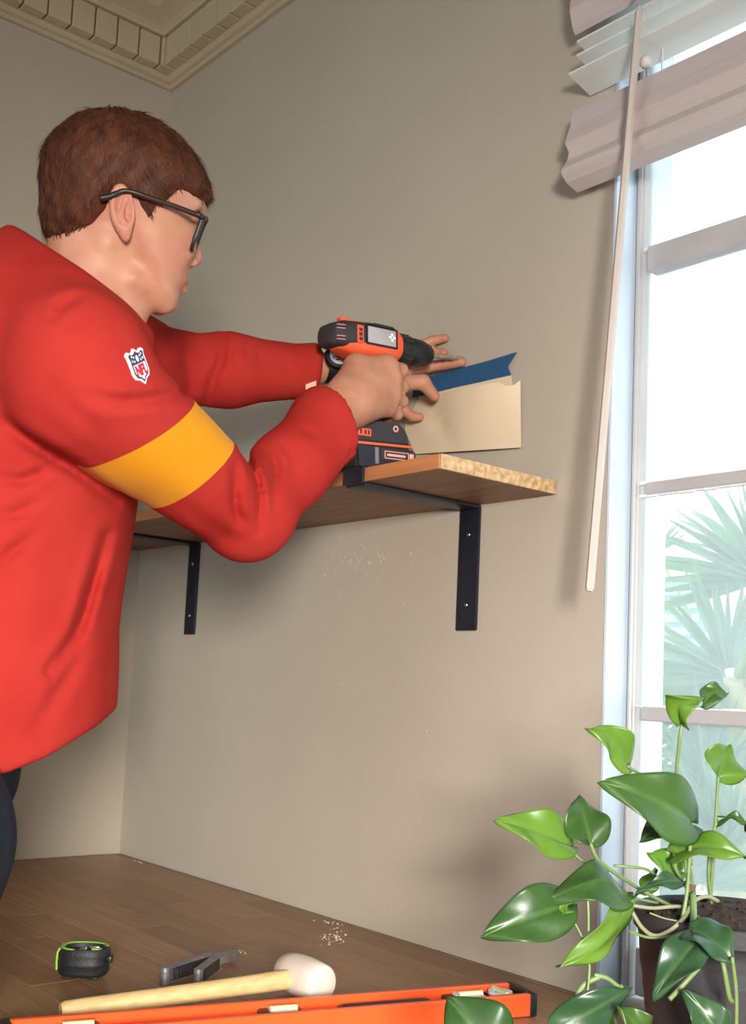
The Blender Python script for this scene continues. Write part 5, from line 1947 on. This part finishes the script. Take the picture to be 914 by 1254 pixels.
stem([(848, 1084, 1.0), (849, 1092, 1.0), (850, 1102, 1.0)], 0.0042, mat('brown_sheath', (112, 78, 56), 0.8), 'dry_sheath', 0.002)

# ------------------------------------------------------------------ outside the window: fan palm, neighbouring house, ground
m_gr = mat('pale_paving', (214, 210, 200), 0.9, noise=0.08, nscale=3)
b = bmesh.new(); rbox(b, (1.0, 6.2, -0.1), (24, 12, 0.2)); struct('ground', b, m_gr)
m_fr = translucent_mat('palm_blade', (112, 142, 122), (140, 166, 146), 0.35, 0.4, 12)
m_fr2 = translucent_mat('old_palm_blade', (150, 168, 112), (176, 186, 132), 0.35, 0.4, 12)
rn = random.Random(5)


def frond(name, hub, ang0, ang1, n, L_, tilt, m, wob=0.12, par=None):
    """fan of folded pointed blades around a hub; angles in the picture plane, tilted in depth"""
    b = bmesh.new()
    for i in range(n):
        a = math.radians(ang0 + (ang1 - ang0) * (i + 0.5) / n + rn.uniform(-4, 4))
        l = L_ * rn.uniform(0.8, 1.12)
        dv = (r_ * math.cos(a) - d_ * math.sin(a) - f_ * (tilt + rn.uniform(-wob, wob))).normalized()
        sd = dv.cross(f_).normalized()
        up = sd.cross(dv)
        w = 0.017 * rn.uniform(0.8, 1.2) * L_ / 0.5
        rows = []
        for s, k in ((0.06, 0.35), (0.3, 1.0), (0.6, 0.85), (0.85, 0.4), (1.0, 0.03)):
            c = hub + dv * l * s + Vector((0, 0, -0.10 * l * s * s))
            rows.append([b.verts.new(c - sd * w * k), b.verts.new(c + up * w * k * 0.55), b.verts.new(c + sd * w * k)])
        for r0_, r1_ in zip(rows, rows[1:]):
            b.faces.new((r0_[0], r0_[1], r1_[1], r1_[0])); b.faces.new((r0_[1], r0_[2], r1_[2], r1_[1]))
    bmesh.ops.solidify(b, geom=b.faces[:], thickness=0.0016)
    o = obj(name, b, m, par)
    return local(o, par)


pp = W(905, 900, 3.3)
pa_ = empty('fan_palm', (pp.x, pp.y, 0.0), 'pale green fan palm with spiky fronds growing outside the window', 'palm')
b = bmesh.new(); tube(b, [Vector((pp.x, pp.y, 0)), Vector((pp.x, pp.y, 0.4)), W(905, 905, 3.3), W(893, 835, 3.25)], [0.09, 0.085, 0.07, 0.04], 12)
local(obj('trunk', b, mat('fibrous_palm_trunk', (150, 140, 96), 0.9, noise=0.3, nscale=30, bump=0.8), pa_, smooth=True), pa_)
frond('frond', W(893, 826, 3.2), 60, 200, 24, 0.36, 0.10, m_fr, 0.15, pa_)
frond('frond', W(893, 832, 3.15), 150, 265, 22, 0.36, 0.25, m_fr, 0.15, pa_)
frond('frond', W(900, 838, 3.25), -60, 80, 22, 0.36, 0.0, m_fr2, 0.2, pa_)
frond('frond', W(935, 712, 3.3), 120, 190, 18, 0.40, 0.15, m_fr, 0.08, pa_)
frond('frond', W(930, 690, 3.6), 95, 160, 12, 0.30, 0.0, m_fr, 0.10, pa_)
frond('frond', W(806, 676, 3.6), 25, 100, 8, 0.14, 0.0, m_fr, 0.10, pa_)
frond('frond', W(870, 960, 3.1), 20, 200, 26, 0.34, 0.30, m_fr, 0.2, pa_)
frond('frond', W(890, 1040, 3.0), 30, 210, 26, 0.34, 0.35, m_fr, 0.2, pa_)
frond('frond', W(840, 1000, 3.3), 0, 360, 30, 0.30, 0.2, m_fr, 0.25, pa_)
frond('frond', W(900, 900, 3.4), 60, 260, 26, 0.36, 0.1, m_fr, 0.2, pa_)
frond('frond', W(860, 1090, 3.0), 0, 200, 26, 0.34, 0.2, m_fr, 0.2, pa_)
for i, (x, y, d) in enumerate(((935, 712, 3.3), (930, 690, 3.6), (806, 676, 3.6), (870, 960, 3.1), (890, 1040, 3.0), (840, 1000, 3.3), (860, 1090, 3.0))):
    b = bmesh.new(); e0 = W(905, 905, 3.3); e1 = W(x, y, d)
    tube(b, spline([e0, (e0 + e1) / 2 + Vector((0, 0, 0.03)), e1], 5), 0.006, 6)
    local(obj('frond_stalk', b, m_fr2, pa_, smooth=True), pa_)

hw = W(835, 740, 7.0)
hs = empty('neighbouring_house', (hw.x, hw.y + 0.1, 0.0), 'white rendered house wall with a grey green shuttered window beyond the palm', 'house')
b = bmesh.new(); rbox(b, (hw.x - 1.2, hw.y + 0.12, 1.35), (4.6, 0.2, 2.7)); local(obj('house_wall', b, m_stucco, hs), hs)
b = bmesh.new(); rbox(b, (hw.x + 0.02, hw.y + 0.01, hw.z - 0.25), (0.30, 0.05, 0.80), 0.004); wd_o = local(obj('window_frame', b, mat('grey_green_shutter', (120, 150, 144), 0.6), hs), hs)
for k in range(9):
    b = bmesh.new(); rbox(b, (hw.x + 0.02, hw.y - 0.025, hw.z - 0.6 + k * 0.085), (0.25, 0.02, 0.05), 0.003)
    o = obj('shutter_slat', b, mat('pale_shutter', (160, 186, 180), 0.6), wd_o)
